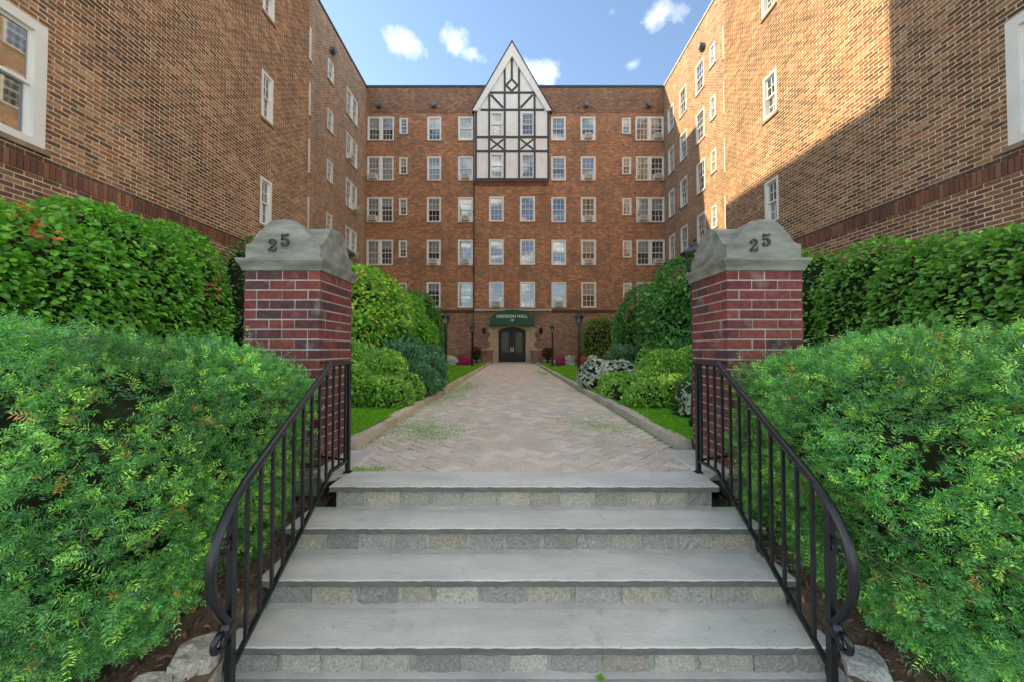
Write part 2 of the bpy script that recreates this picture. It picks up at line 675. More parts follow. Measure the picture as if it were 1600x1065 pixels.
def lawn_mat():
    m, nt, b, out = new_mat('lawn')
    n = N(nt)
    p = n.pos()
    c = n.ramp(n.noise(p, 2.2, 5, .6), [(.3, (.12, .26, .02)), (.55, (.17, .34, .025)), (.75, (.24, .40, .03))])
    c = n.mix(1.0, c, n.ramp(n.noise(p, 90., 3), [(.3, .7), (.7, 1.3)]), 'MULTIPLY')
    n.set(b.inputs['Base Color'], c)
    b.inputs['Roughness'].default_value = .9
    n.set(b.inputs['Normal'], n.bump(n.noise(p, 130., 4), .8, .02))
    return m


M['lawn'] = lawn_mat()
# ================================================================== THE SETTING
ZP = CAMZ - 0.94                                       # level of the walk and the court
ZL = CAMZ - 0.86                                       # lawn
GC = 0.084                                             # centre line of the gate
NOSE, TREAD, RISE = 2.67, .262, .164                   # top nosing distance, going, rise


def sheet(name, x0, x1, y0, y1, z, mat, nx=1, ny=1, hf=None):
    mb = MB()
    xs = np.linspace(x0, x1, nx + 1)
    ys = np.linspace(y0, y1, ny + 1)
    h = hf or (lambda x, y: 0)
    idx = {}
    for i, x in enumerate(xs):
        for j, y in enumerate(ys):
            idx[i, j] = len(mb.v)
            mb.v.append((x, y, z + h(x, y)))
    for i in range(nx):
        for j in range(ny):
            mb.f.append([idx[i, j], idx[i + 1, j], idx[i + 1, j + 1], idx[i, j + 1]])
            mb.c.append((1, 1, 1))
            mb.uv.append([(0, 0)] * 4)
    o = mb.build(name, mat, smooth=True)
    o['kind'] = 'structure'
    return o


sheet('ground', -400, 400, -400, 400, -0.06, M['concrete'])
sheet('pavement', -8, 8, -4.0, 1.96, 0.0, M['concrete'], 20, 10)
sheet('court_soil', -11.2, 11.6, 3.2, D + .1, ZP - .03, M['soil'])

# planting beds beside the steps, rising towards the piers


def bed_h(x, y):
    t = max(0, min(1, (y - 1.35) / 1.7))
    return .02 + .42 * t * t * (3 - 2 * t) + .02 * math.sin(9 * x + 5 * y) + .015 * math.sin(17 * y - 6 * x)


sheet('planting_bed', -7.5, -1.36, 1.3, 3.6, 0.03, M['soil'], 60, 30, bed_h)
sheet('planting_bed', 1.53, 7.5, 1.3, 3.6, 0.03, M['soil'], 60, 30, bed_h)


def lawn_h(x, y):
    return .012 * math.sin(2.1 * x + 1.3 * y) + .01 * math.sin(1.7 * y)


sheet('lawn', -6.8, -1.56, 3.68, D - .9, ZL, M['lawn'], 30, 100, lawn_h)
sheet('lawn', 1.66, 7.1, 3.68, D - .9, ZL, M['lawn'], 30, 100, lawn_h)

# ------------------------------------------------------------------ walk of herringbone pavers
walk = sheet('walkway', -1.62, 1.74, 2.9, D - .35, ZP - .018, M['paver_sand'])
PX0, PX1 = -1.47, 1.57
PAL_PAVE = [(.66, .56, .45), (.71, .63, .52), (.60, .52, .42), (.67, .55, .45), (.64, .575, .48), (.73, .65, .55), (.58, .52, .44)]


def bevel_brick(mb, L, W, H, col, e=.004, tilt=0.0):
    """brick centred at origin, top face chamfered; open at the bottom"""
    a, b = L / 2, W / 2
    n = len(mb.v)
    for (x, y, z) in ((-a, -b, -H), (a, -b, -H), (a, b, -H), (-a, b, -H), (-a, -b, -e), (a, -b, -e), (a, b, -e), (-a, b, -e),
                      (-a + e, -b + e, 0), (a - e, -b + e, 0), (a - e, b - e, 0), (-a + e, b - e, 0)):
        mb.v.append((x, y, z))
    fs = [(8, 9, 10, 11)]
    for i in range(4):
        j = (i + 1) % 4
        fs += [(i, j, 4 + j, 4 + i), (4 + i, 4 + j, 8 + j, 8 + i)]
    for f in fs:
        mb.f.append([n + q for q in f])
        mb.c.append(col)
        mb.uv.append([(0, 0)] * 4)


paver_meshes = []
for c in PAL_PAVE:
    t = MB()
    bevel_brick(t, .194, .094, .03, c, .005)
    me = t.mesh('paver')
    me.materials.append(M['paver'])
    paver_meshes.append(me)
W_ = .1
pavers = []
ca = math.cos(math.radians(45))
for i in range(-20, 320):
    for j in range(-320, 320):
        t = (i - j) % 4
        if t == 0:
            cx, cy, hor = (i + 1.0) * W_, (j + .5) * W_, True
        elif t == 2:
            cx, cy, hor = (i + .5) * W_, (j + 0.0) * W_, False
        else:
            continue
        x = (cx - cy) * ca + .03
        y = (cx + cy) * ca
        if PX0 - .05 < x < PX1 + .05 and 2.93 < y < D - .4:
            pavers.append((y, x, math.radians(45 if hor else 135)))
pavers.sort(key=lambda p: p[0] + .05 * abs(p[1]))
prng = random.Random(3)
rest = MB()
for k, (y, x, a) in enumerate(pavers):
    dz = prng.uniform(-.003, .002)
    ci = prng.randrange(len(PAL_PAVE))
    if k < 300:
        o = bpy.data.objects.new('paver', paver_meshes[ci])
        COL.objects.link(o)
        o.parent = walk
        o.location = (x, y, ZP - .004 + dz)
        o.rotation_euler = (prng.gauss(0, .008), prng.gauss(0, .008), a + prng.gauss(0, .012))
    else:
        n0 = len(rest.v)
        bevel_brick(rest, .194, .094, .03, tuple(q * prng.uniform(.9, 1.1) for q in PAL_PAVE[ci]), .005)
        cs, sn = math.cos(a), math.sin(a)
        for q in range(n0, len(rest.v)):
            vx, vy, vz = rest.v[q]
            rest.v[q] = (x + vx * cs - vy * sn, y + vx * sn + vy * cs, ZP - .004 + dz + vz)
rest.build('paver_field', M['paver'], walk)['kind'] = 'stuff'

# ------------------------------------------------------------------ stone kerbs along the walk


def rock(mb, x0, x1, y0, y1, z0, z1, col, rough=.012, seed=0, nx=2, ny=2, nz=2, m=ident, rnd=.18):
    """split-faced block: a subdivided box with rounded corners and uneven faces"""
    r = random.Random(seed)
    key = {}
    ph = [r.uniform(0, 6.28) for _ in range(6)]
    base = len(mb.v)

    def vid(i, j, k):
        if (i, j, k) in key:
            return key[i, j, k]
        u, v, w = 2 * i / nx - 1, 2 * j / ny - 1, 2 * k / nz - 1
        ed = (abs(u) > .99) + (abs(v) > .99) + (abs(w) > .99)
        s = 1 - rnd * (.10 if ed == 2 else .22 if ed == 3 else 0)
        x = (x0 + x1) / 2 + u * (x1 - x0) / 2 * (1 if abs(u) < .99 else s)
        y = (y0 + y1) / 2 + v * (y1 - y0) / 2 * (1 if abs(v) < .99 else s)
        z = (z0 + z1) / 2 + w * (z1 - z0) / 2 * (1 if abs(w) < .99 else s)
        x += r.uniform(-1, 1) * rough
        y += r.uniform(-1, 1) * rough
        z += r.uniform(-1, 1) * rough
        key[i, j, k] = len(mb.v)
        mb.v.append(tuple(m(x, y, z)))
        return key[i, j, k]

    def q(a, b, c, d):
        mb.f.append([a, b, c, d])
        mb.c.append(col)
        mb.uv.append([(0, 0)] * 4)
    for i in range(nx):
        for j in range(ny):
            q(vid(i, j, nz), vid(i + 1, j, nz), vid(i + 1, j + 1, nz), vid(i, j + 1, nz))
            q(vid(i, j, 0), vid(i, j + 1, 0), vid(i + 1, j + 1, 0), vid(i + 1, j, 0))
    for i in range(nx):
        for k in range(nz):
            q(vid(i, 0, k), vid(i + 1, 0, k), vid(i + 1, 0, k + 1), vid(i, 0, k + 1))
            q(vid(i, ny, k), vid(i, ny, k + 1), vid(i + 1, ny, k + 1), vid(i + 1, ny, k))
    for j in range(ny):
        for k in range(nz):
            q(vid(0, j, k), vid(0, j, k + 1), vid(0, j + 1, k + 1), vid(0, j + 1, k))
            q(vid(nx, j, k), vid(nx, j + 1, k), vid(nx, j + 1, k + 1), vid(nx, j, k + 1))


PAL_KERB_L = [(.62, .50, .34), (.68, .57, .42), (.55, .44, .31), (.60, .52, .40)]
PAL_KERB_R = [(.52, .49, .40), (.58, .54, .44), (.46, .43, .36), (.53, .49, .40)]
krng = random.Random(11)
for side, lab in ((-1, 'low kerb of warm tan granite blocks left of the brick walk'), (1, 'low kerb of grey granite blocks right of the brick walk')):
    kr = thing('stone_kerb', lab, 'kerb', (side * 1.5, 3.7, ZP), 'kerbs along the walk')
    y = 3.66
    pal = PAL_KERB_L if side < 0 else PAL_KERB_R
    while y < D - 1.5:
        L = krng.uniform(.34, .62)
        t = MB()
        xi = PX0 if side < 0 else PX1
        x0, x1 = (xi - .145, xi + krng.uniform(-.008, .012)) if side < 0 else (xi - krng.uniform(-.008, .012), xi + .145)
        rock(t, x0, x1, y + .004, y + L - .004, ZP - .06, ZP + .088 + krng.uniform(-.006, .008), krng.choice(pal), .004, krng.randrange(9999), 2, 4, 2)
        t.build('kerb_stone', M['kerb'], kr)
        y += L
# ------------------------------------------------------------------ entrance steps
steps = thing('entrance_steps', 'four broad bluestone steps with rough granite block risers between the railings', 'steps', (GC, 1.9, 0))
srng = random.Random(21)


def tread_mesh(x0, x1, y0, y1, z, th, seed):
    r = random.Random(seed)
    mb = MB()
    n = 90
    rows = []
    for i in range(n + 1):
        x = x0 + (x1 - x0) * i / n
        j = r.gauss(0, .0022)
        jj = r.gauss(0, .002)
        rows.append([(x, y1, z), (x, y0 + .006 + j, z), (x, y0 + jj * .6, z - .006 + j * .5), (x, y0 + .003 + jj, z - th + .004),
                     (x, y0 + .02, z - th), (x, y1, z - th)])
    for i in range(n):
        a, b = rows[i], rows[i + 1]
        for k in range(5):
            mb.face([a[k], a[k + 1], b[k + 1], b[k]])
    mb.face(rows[0][::-1])
    mb.face(rows[-1])
    return mb


for k in range(4):
    zt = ZP - k * RISE
    yn = NOSE - k * TREAD
    hw = 1.345 if k == 0 else 1.49
    back = yn + TREAD + .06 if k else 2.995
    tm = tread_mesh(GC - hw, GC + hw, yn, back, zt, .044, 40 + k)
    o = tm.build('tread', M['tread'], steps)
    o.data.materials.append(M['tread_edge'])
    for pi, p in enumerate(o.data.polygons):
        if pi < 90 * 5 and pi % 5 in (2, 3):
            p.material_index = 1
    # riser: mortar bed and its granite blocks
    r0, r1 = yn + .035, yn + TREAD + .02
    zb = zt - RISE
    t = MB()
    t.box(GC - hw + .03, GC + hw - .03, r0 + .012, r1 - .02, zb + .0015, zt - .0455)
    t.build('riser_bed', M['riser_mortar'], steps)
    t = MB()                                           # smear of mortar along the foot of the riser
    t.prism([(r0 - .022, zb + .0012), (r0 + .011, zb + .0012), (r0 + .011, zb + .022)], GC - hw + .04, GC + hw - .04, lambda u, v, w: (w, u, v))
    t.build('mortar_fillet', M['concrete'], steps)
    x = GC - hw + .03
    while x < GC + hw - .06:
        L = srng.uniform(.19, .27)
        L = min(L, GC + hw - .03 - x)
        g = srng.uniform(.85, 1.2)
        c = srng.choice([(.46, .44, .38), (.54, .51, .44), (.40, .39, .355), (.50, .45, .37), (.38, .37, .335)])
        t = MB()
        rock(t, x + .012, x + L - .012, r0, r0 + .08, zb + .014, zt - .05, tuple(q * g for q in c), .005, srng.randrange(9999), 6, 2, 4)
        t.build('riser_block', M['granite'], steps)
        x += L
# cheek slabs under the railings' upper ends
for s in (-1, 1):
    xo = GC + s * 1.345
    xi = GC + s * 1.62
    t = MB()
    t.box(min(xo, xi) + .003, max(xo, xi) - .003, 2.96, 3.62, ZP - .06, ZP + .006)
    t.build('cheek_slab', M['tread'], steps, bevel=.006)

# ------------------------------------------------------------------ gate piers
PAL_PIER = [(.21, .054, .050), (.16, .046, .048), (.25, .072, .056), (.13, .046, .050), (.19, .056, .050), (.10, .05, .053), (.22, .062, .060)]
PH = .0783                                             # course
PT = ZP + 20 * PH                                      # top of the brickwork


def np_height_cap(x0, y0, S, z0, z1, z2):
    """carved top: two crossing ogee barrels, h = max(f(x), f(y))"""
    def f(t):
        t = abs(2 * t - 1)                             # 0 centre .. 1 edge
        if t < .28:
            s = 1.0 - .06 * (t / .28) ** 2
        elif t < .97:
            q = (t - .28) / .69
            s = .94 * (1 - (q * q * (3 - 2 * q)) ** .92)
        else:
            s = 0
        return z1 + (z2 - z1) * s
    n = 36
    mb = MB()
    idx = {}
    for i in range(n + 1):
        for j in range(n + 1):
            idx[i, j] = len(mb.v)
            mb.v.append((x0 + S * i / n, y0 + S * j / n, max(f(i / n), f(j / n))))
    for i in range(n):
        for j in range(n):
            mb.f.append([idx[i, j], idx[i + 1, j], idx[i + 1, j + 1], idx[i, j + 1]])
            mb.c.append((1, 1, 1))
            mb.uv.append([(0, 0)] * 4)
    border = [(i, 0) for i in range(n)] + [(n, j) for j in range(n)] + [(i, n) for i in range(n, 0, -1)] + [(0, j) for j in range(n, 0, -1)]
    low = []
    for (i, j) in border:
        low.append(len(mb.v))
        mb.v.append((x0 + S * i / n, y0 + S * j / n, z0))
    m_ = len(border)
    for k in range(m_):
        k2 = (k + 1) % m_
        mb.f.append([low[k], low[k2], idx[border[k2]], idx[border[k]]])
        mb.c.append((1, 1, 1))
        mb.uv.append([(0, 0)] * 4)
    return mb


def stroke(pts, n=10):
    """variable-width stroke through (x, y, w) control points -> polygon outline"""
    P = []
    k = len(pts)
    for i in range(k - 1):
        p0, p1, p2, p3 = pts[max(i - 1, 0)], pts[i], pts[i + 1], pts[min(i + 2, k - 1)]
        for s in range(n):
            t = s / n
            P.append([.5 * ((2 * b) + (-a + c) * t + (2 * a - 5 * b + 4 * c - d) * t * t + (-a + 3 * b - 3 * c + d) * t ** 3)
                      for a, b, c, d in zip(p0, p1, p2, p3)])
    P.append(list(pts[-1]))
    L, Rr = [], []
    for i, p in enumerate(P):
        a, b = P[max(i - 1, 0)], P[min(i + 1, len(P) - 1)]
        dx, dy = b[0] - a[0], b[1] - a[1]
        l = math.hypot(dx, dy) or 1
        nx, ny = -dy / l, dx / l
        L.append((p[0] + nx * p[2] / 2, p[1] + ny * p[2] / 2))
        Rr.append((p[0] - nx * p[2] / 2, p[1] - ny * p[2] / 2))
    return L, Rr


def disc(cx, cy, r, n=14):
    return [(cx + r * math.cos(2 * math.pi * i / n), cy + r * math.sin(2 * math.pi * i / n)) for i in range(n)]


def digit(ch, u0, v0, h, m, parent):
    """old-style serif figure, unit box 0.7 x 1"""
    strips, blobs = [], []
    if ch == '2':
        strips.append(stroke([(.10, .70, .10), (.16, .88, .09), (.34, .96, .10), (.53, .86, .18), (.55, .68, .20), (.42, .47, .15), (.20, .24, .09), (.06, .10, .07)]))
        strips.append(([(.04, .20), (.30, .20), (.55, .17), (.66, .34)], [(.04, 0.0), (.30, 0.0), (.62, 0.0), (.70, .34)]))
        blobs.append(disc(.16, .70, .105))
    else:
        strips.append(([(.10, 1.0), (.35, .97), (.66, 1.02)], [(.14, .82), (.35, .80), (.58, .82)]))
        strips.append(stroke([(.13, .98, .07), (.12, .70, .07), (.10, .50, .07)], 3))
        strips.append(stroke([(.10, .51, .07), (.24, .61, .09), (.44, .60, .15), (.58, .40, .21), (.52, .16, .18), (.32, .04, .10), (.12, .10, .09), (.08, .22, .08)]))
        blobs.append(disc(.15, .23, .105))
    mb = MB()
    mm = lambda u, v, w: m(u0 + u * h, v0 + v * h, w)
    for L, Rr in strips:
        for i in range(len(L) - 1):
            mb.prism([Rr[i], Rr[i + 1], L[i + 1], L[i]], 0.0, .012, mm)
    for b in blobs:
        mb.prism(b, 0.0, .0125, mm)
    return mb.build('numeral', M['numeral'], parent)


brick_mesh_cache = {}


def pier_brick_mesh(lx, ly, ci):
    k = (round(lx, 4), round(ly, 4), ci)
    if k not in brick_mesh_cache:
        t = MB()
        t.box(-lx / 2, lx / 2, -ly / 2, ly / 2, -(PH - .0125) / 2, (PH - .0125) / 2, col=PAL_PIER[ci])
        me = t.mesh('brick')
        me.materials.append(M['pier_brick'])
        brick_mesh_cache[k] = me
    return brick_mesh_cache[k]


def gate_pier(x0, label, seed):
    r = random.Random(seed)
    S, y0 = .605, 3.05
    p = thing('gate_pier', label, 'gate pier', (x0 + S / 2, y0 + S / 2, ZP), 'gate piers at the head of the steps')
    base = Vector((x0 + S / 2, y0 + S / 2, ZP))
    t = MB()
    t.box(x0 - .06, x0 + S + .06, y0 - .12, y0 + S + .08, ZP - .17, ZP + .002)
    t.build('plinth', M['cap'], p, bevel=.008)
    t = MB()
    t.box(x0 - .02, x0 + S + .02, y0 - .05, y0 + S + .05, CAMZ - 1.62, ZP - .171)
    t.build('footing', M['riser_mortar'], p)
    t = MB()
    t.box(x0 + .0055, x0 + S - .0055, y0 + .0055, y0 + S - .0055, ZP + .002, PT)
    t.build('mortar_core', M['pier_mortar'], p)
    st, hd, g = .195, .0925, .01
    for k in range(20):
        z = ZP + .003 + (k + .5) * PH
        for turn in (0, 1):
            pieces = []
            if turn == 0:                              # the long rows that own the corners
                for c in (hd / 2, S - hd / 2):
                    for q in range(3):
                        a = q * (st + g) + st / 2
                        if r.random() < .13:
                            pieces += [(a - st / 4 - .0025, c, .0925, hd), (a + st / 4 + .0025, c, .0925, hd)]
                        else:
                            pieces.append((a, c, st, hd))
            else:
                for c in (hd / 2, S - hd / 2):
                    for q in range(2):
                        a = hd + g + q * (st + g) + st / 2
                        pieces.append((c, a, hd, st))
            for (a, c, la, lc) in pieces:
                x, y, lx, ly = (a, c, la, lc) if k % 2 == 0 else (c, a, lc, la)
                o = bpy.data.objects.new('brick', pier_brick_mesh(lx - .001, ly - .001, r.randrange(len(PAL_PIER))))
                COL.objects.link(o)
                o.parent = p
                o.location = Vector((x0 + x + r.gauss(0, .0012), y0 + y + r.gauss(0, .0012), z)) - base
                o.rotation_euler = (0, 0, r.gauss(0, .004))
    # bluestone cap: flared bed mould, then the carved block with the house number
    t = MB()
    prof = [(.012, PT + .001), (.02, PT + .03), (.045, PT + .075), (.047, PT + .095)]
    pts = []
    for e, z in prof:
        pts.append([(x0 - e, y0 - e, z), (x0 + S + e, y0 - e, z), (x0 + S + e, y0 + S + e, z), (x0 - e, y0 + S + e, z)])
    for a, b in zip(pts[:-1], pts[1:]):
        for i in range(4):
            j = (i + 1) % 4
            t.face([a[i], a[j], b[j], b[i]])
    t.face(pts[-1])
    t.face(pts[0][::-1])
    t.build('bed_mould', M['cap'], p, bevel=.004)
    cb = np_height_cap(x0 + .004, y0 + .004, S - .008, PT + .096, PT + .215, PT + .415).build('cap', M['cap'], p, smooth=False)
    mm = lambda u, v, w: (u, y0 + .004 - w, v)
    digit('2', x0 + .185, PT + .155, .10, mm, p)
    digit('5', x0 + .285, PT + .195, .10, mm, p)
    return p


gate_pier(-2.135, 'left red brick gate pier with carved bluestone cap numbered 25, beside the left hedge', 61)
gate_pier(1.712, 'right red brick gate pier with carved bluestone cap numbered 25, beside the right hedge', 62)

# ------------------------------------------------------------------ wrought iron railings


def railing(x, s, label):
    """s: side (+1 right), the pier lies outward"""
    r = thing('stair_railing', label, 'railing', (x, 1.75, CAMZ - 1.6), 'iron stair railings')
    top = [(2.98, -.094), (2.70, -.094), (2.66, -.108), (2.55, -.176), (1.90, -.580), (1.80, -.650), (1.73, -.712), (1.675, -.785), (1.64, -.87), (1.628, -.96),
           (1.645, -1.06), (1.69, -1.15), (1.735, -1.215)]
    pts = []
    for i in range(len(top) - 1):                      # smooth
        p0, p1, p2, p3 = top[max(i - 1, 0)], top[i], top[i + 1], top[min(i + 2, len(top) - 1)]
        for q in range(5):
            t = q / 5
            pts.append([.5 * ((2 * b) + (-a + c) * t + (2 * a - 5 * b + 4 * c - d) * t * t + (-a + 3 * b - 3 * c + d) * t ** 3)
                        for a, b, c, d in zip(p0, p1, p2, p3)])
    pts.append(top[-1])
    # moulded handrail: flat bar with a rounded cap
    t = MB()
    n0 = 0
    prof = [(-.019, -.010), (.019, -.010), (.021, .002), (.014, .012), (0, .0155), (-.014, .012), (-.021, .002)]
    rings = []
    for i, (d, z) in enumerate(pts):
        a, b = pts[max(i - 1, 0)], pts[min(i + 1, len(pts) - 1)]
        ty, tz = b[0] - a[0], b[1] - a[1]
        l = math.hypot(ty, tz) or 1
        ny, nz = tz / l, -ty / l                       # normal: up / outward
        rings.append([(x + u, d + ny * v, CAMZ + z + nz * v) for u, v in prof])
    for a, b in zip(rings[:-1], rings[1:]):
        for i in range(7):
            j = (i + 1) % 7
            t.face([a[i], b[i], b[j], a[j]])
    t.face(rings[0])
    t.face(rings[-1][::-1])
    t.build('handrail', M['iron'], r, bevel=0)

    def ztop(d):
        return -.094 if d > 2.70 else -.094 - (2.70 - d) * .622

    def zbot(d):
        return -.845 if d > 2.70 else -.845 - (2.70 - d) * .622
    t = MB()
    t.bar(R(x, 1.75, zbot(1.75)), R(x, 2.70, zbot(2.70)), .018, .022, (1, 0, 0))
    t.bar(R(x, 2.698, -.845), R(x, 2.965, -.845), .018, .022, (1, 0, 0))
    t.build('bottom_rail', M['iron'], r)
    t = MB()
    t.box(x - .016, x + .016, 2.955, 2.987, ZP, CAMZ - .103)
    t.box(x - .028, x + .028, 2.943, 2.999, ZP, ZP + .008)
    t.build('post', M['iron'], r, bevel=.002)
    t = MB()
    t.box(x - .016, x + .016, 1.734, 1.766, 0.001, CAMZ + ztop(1.75) - .005)
    t.build('post', M['iron'], r, bevel=.002)
    d = 1.85
    bm = {}
    while d < 2.93:
        t = MB()
        t.box(x - .0075, x + .0075, d - .0075, d + .0075, CAMZ + zbot(d) - .008, CAMZ + ztop(d) - .004)
        t.build('baluster', M['iron'], r)
        d += .097
    # return bars from the knee to the pier
    xp = -1.53 if s < 0 else 1.712
    t = MB()
    t.bar(R(x, 2.71, -.10), R(x, 3.06, -.10), .02, .012)
    t.bar(R(x, 3.0, -.10), R(xp, 3.075, -.10), .02, .012)
    t.bar(R(x, 2.97, -.845), R(xp, 3.075, -.845), .016, .016)
    t.build('wall_bracket', M['iron'], r)
    # forged collar and scrolls
    t = MB()
    t.tube([R(x, 1.735, -1.20), R(x, 1.72, -1.235), R(x, 1.725, -1.265)], .024, 10)
    sp = []
    for i in range(26):
        a = math.radians(100 + i * 21)
        rad = .043 * (1 - i / 34)
        sp.append(R(x + s * .012 * math.sin(i * .24), 1.700 + rad * math.cos(a), -1.272 + rad * math.sin(a)))
    t.tube(sp, [.015 - .0003 * i for i in range(26)], 8)
    t.build('scroll', M['iron'], r, smooth=True)
    t = MB()
    sp = []
    for i in range(24):
        a = math.radians(-90 + i * 22)
        rad = .040 * (1 - i / 32)
        sp.append(R(x, 1.69 + rad * math.cos(a) + .012, -.86 + rad * math.sin(a)))
    sp = [R(x, 1.648, -.915)] + sp
    t.tube(sp, .006, 6)
    t.build('scroll', M['iron'], r, smooth=True)
    return r


railing(-1.262, -1, 'black wrought iron stair railing on the left of the steps')
railing(1.432, 1, 'black wrought iron stair railing on the right of the steps')
# ================================================================== THE BUILDING
XL, XR = -6.9, 7.2                                     # court faces of the near wings
XLR, XRR = -10.5, 10.95                                # recessed faces behind them
WEND = 12.85                                           # where the near wings stop
ROOF = CAMZ + 18.9
ZB = ZP - .05                                          # foot of the walls
FSTART = 2.75                                          # street ends of the wings


def mp_front(off=0.0):
    return lambda u, v, w: (u, D - off - w, v)


def mp_left(X):
    return lambda u, v, w: (X + w, u, v)


def mp_right(X):
    return lambda u, v, w: (X - w, u, v)


def wall_holes(name, mat, parent, m, u0, u1, v0, v1, holes, depth=.22, flip=False, usign=1):
    """flat wall with real openings and reveals; UVs in metres"""
    us = sorted({u0, u1} | {h[0] for h in holes} | {h[1] for h in holes})
    vs = sorted({v0, v1} | {h[2] for h in holes} | {h[3] for h in holes})
    us = [u for u in us if u0 <= u <= u1]
    vs = [v for v in vs if v0 <= v <= v1]
    mb = MB()

    def add(pts, uv):
        if flip:
            pts, uv = pts[::-1], uv[::-1]
        mb.face(pts, (1, 1, 1), uv)
    for a, b in zip(us[:-1], us[1:]):
        for c, d in zip(vs[:-1], vs[1:]):
            mu, mv = (a + b) / 2, (c + d) / 2
            if any(h[0] < mu < h[1] and h[2] < mv < h[3] for h in holes):
                continue
            add([m(a, c, 0), m(b, c, 0), m(b, d, 0), m(a, d, 0)], [(a, c), (b, c), (b, d), (a, d)])
    for (a, b, c, d) in holes:
        e = -depth
        add([m(a, c, 0), m(a, c, e), m(b, c, e), m(b, c, 0)], [(a, c), (a, c + e), (b, c + e), (b, c)])
        add([m(a, d, 0), m(b, d, 0), m(b, d, e), m(a, d, e)], [(a, d), (b, d), (b, d + e), (a, d + e)])
        add([m(a, c, 0), m(a, d, 0), m(a, d, e), m(a, c, e)], [(a, c), (a, d), (a + e, d), (a + e, c)])
        add([m(b, c, 0), m(b, c, e), m(b, d, e), m(b, d, 0)], [(b, c), (b + e, c), (b + e, d), (b, d)])
    return mb.build(name, mat, parent)


wrng = random.Random(77)


def sash_set(b, u0, u1, v0, v1, m, win, style, split=.5, open_low=0.0, lites=(3, 2, 2), ac=False):
    """upper and lower sash, panes, blind behind"""
    vm = v0 + (v1 - v0) * split
    st = .045
    for (lo, hi, w0, w1, ny) in ((vm - .02, v1, -.075, -.040, lites[1]), (v0 + open_low, vm + .02 + open_low * .0, -.115, -.080, lites[2])):
        t = MB()
        t.box(u0, u0 + st, lo, hi, w0, w1, m)
        t.box(u1 - st, u1, lo, hi, w0, w1, m)
        t.box(u0 + st, u1 - st, lo, lo + st, w0, w1, m)
        t.box(u0 + st, u1 - st, hi - st, hi, w0, w1, m)
        wm = (w0 + w1) / 2
        for i in range(1, lites[0]):
            c = u0 + st + (u1 - u0 - 2 * st) * i / lites[0]
            t.box(c - .011, c + .011, lo + st, hi - st, wm - .010, wm + .012, m)
        for i in range(1, ny):
            c = lo + st + (hi - lo - 2 * st) * i / ny
            t.box(u0 + st, u1 - st, c - .011, c + .011, wm - .0095, wm + .0115, m)
        t.build('sash', M['window_white'], win)
        t = MB()
        t.box(u0 + st - .002, u1 - st + .002, lo + st - .002, hi - st + .002, wm - .004, wm - .001, m)
        t.build('pane', M['glass'], win)
    if style:
        kind, drop = style
        t = MB()
        if kind == 'curtain':
            n = 14
            for q, (a, b_) in enumerate(((u0, u0 + (u1 - u0) * .36), (u1 - (u1 - u0) * .36, u1))):
                for i in range(n):
                    c0 = a + (b_ - a) * i / n
                    c1 = a + (b_ - a) * (i + 1) / n
                    t.box(c0, c1, v0, v1, -.19 - .02 * (i % 2), -.175 - .02 * (i % 2), m)
        else:
            t.box(u0 + .01, u1 - .01, v1 - (v1 - v0) * drop, v1, -.140, -.130, m)
        t.build('curtain' if kind == 'curtain' else 'blind', M[kind], win)


def window(bld, m, u0, u1, v0, v1, style=None, double=False, fw=.085, lites=(3, 2, 2), sill=True, styles=None, split=.5, name='window', proud=.012):
    t = MB()
    t.box(u0, u0 + fw, v0, v1, -.13, proud, m)
    t.box(u1 - fw, u1, v0, v1, -.13, proud, m)
    t.box(u0 + fw, u1 - fw, v1 - fw, v1, -.13, proud, m)
    t.box(u0 + fw, u1 - fw, v0, v0 + fw * .8, -.13, proud + .012, m)
    mid = (u0 + u1) / 2
    if double:
        t.box(mid - .10, mid + .10, v0 + fw * .8, v1 - fw, -.13, proud, m)
    w = t.build(name, M['window_white'], bld)
    if sill:
        t = MB()
        t.box(u0 - .04, u1 + .04, v0 - .075, v0 - .002, -.10, .045, m)
        t.build('sill', M['sill_stone'], w)
    if double:
        ss = styles or (style, style)
        sash_set(bld, u0 + fw, mid - .10, v0 + fw * .8, v1 - fw, m, w, ss[0], split, lites=lites)
        sash_set(bld, mid + .10, u1 - fw, v0 + fw * .8, v1 - fw, m, w, ss[1], split, lites=lites)
    else:
        sash_set(bld, u0 + fw, u1 - fw, v0 + fw * .8, v1 - fw, m, w, style, split, lites=lites)
    return w


def ac_unit(m, uc, v0, label, w=.56, h=.38, side=.12, bracket=False):
    base = Vector(m(uc, v0, 0.0))
    a = thing('air_conditioner', label, 'air conditioner', base, 'window air conditioners')
    t = MB()
    t.box(uc - w / 2, uc + w / 2, v0, v0 + h, -.2, .26, m)
    t.build('case', M['appliance'], a, bevel=.012)
    t = MB()
    t.box(uc - w / 2 + .05, uc + w / 2 - .05, v0 + .05, v0 + h - .05, .255, .263, m)
    t.build('grille', M['appliance_grille'], a)
    t = MB()
    for i in range(7):
        z = v0 + .07 + i * (h - .14) / 6
        t.box(uc - w / 2 + .045, uc + w / 2 - .045, z - .006, z + .006, .26, .272, m)
    t.build('louvre', M['appliance'], a)
    for s in (-1, 1):
        t = MB()
        e0, e1 = sorted((uc + s * (w / 2 + .001), uc + s * (w / 2 + side)))
        t.box(e0, e1, v0, v0 + h, -.08, -.035, m)
        t.build('side_panel', M['white_paint'], a)
    if bracket:
        t = MB()
        t.bar(m(uc + .12, v0 - .002, .22), m(uc + .12, v0 - .22, .05), .03, .03)
        t.bar(m(uc - .12, v0 - .002, .22), m(uc - .12, v0 - .22, .05), .03, .03)
        t.build('bracket', M['white_paint'], a)
    return a


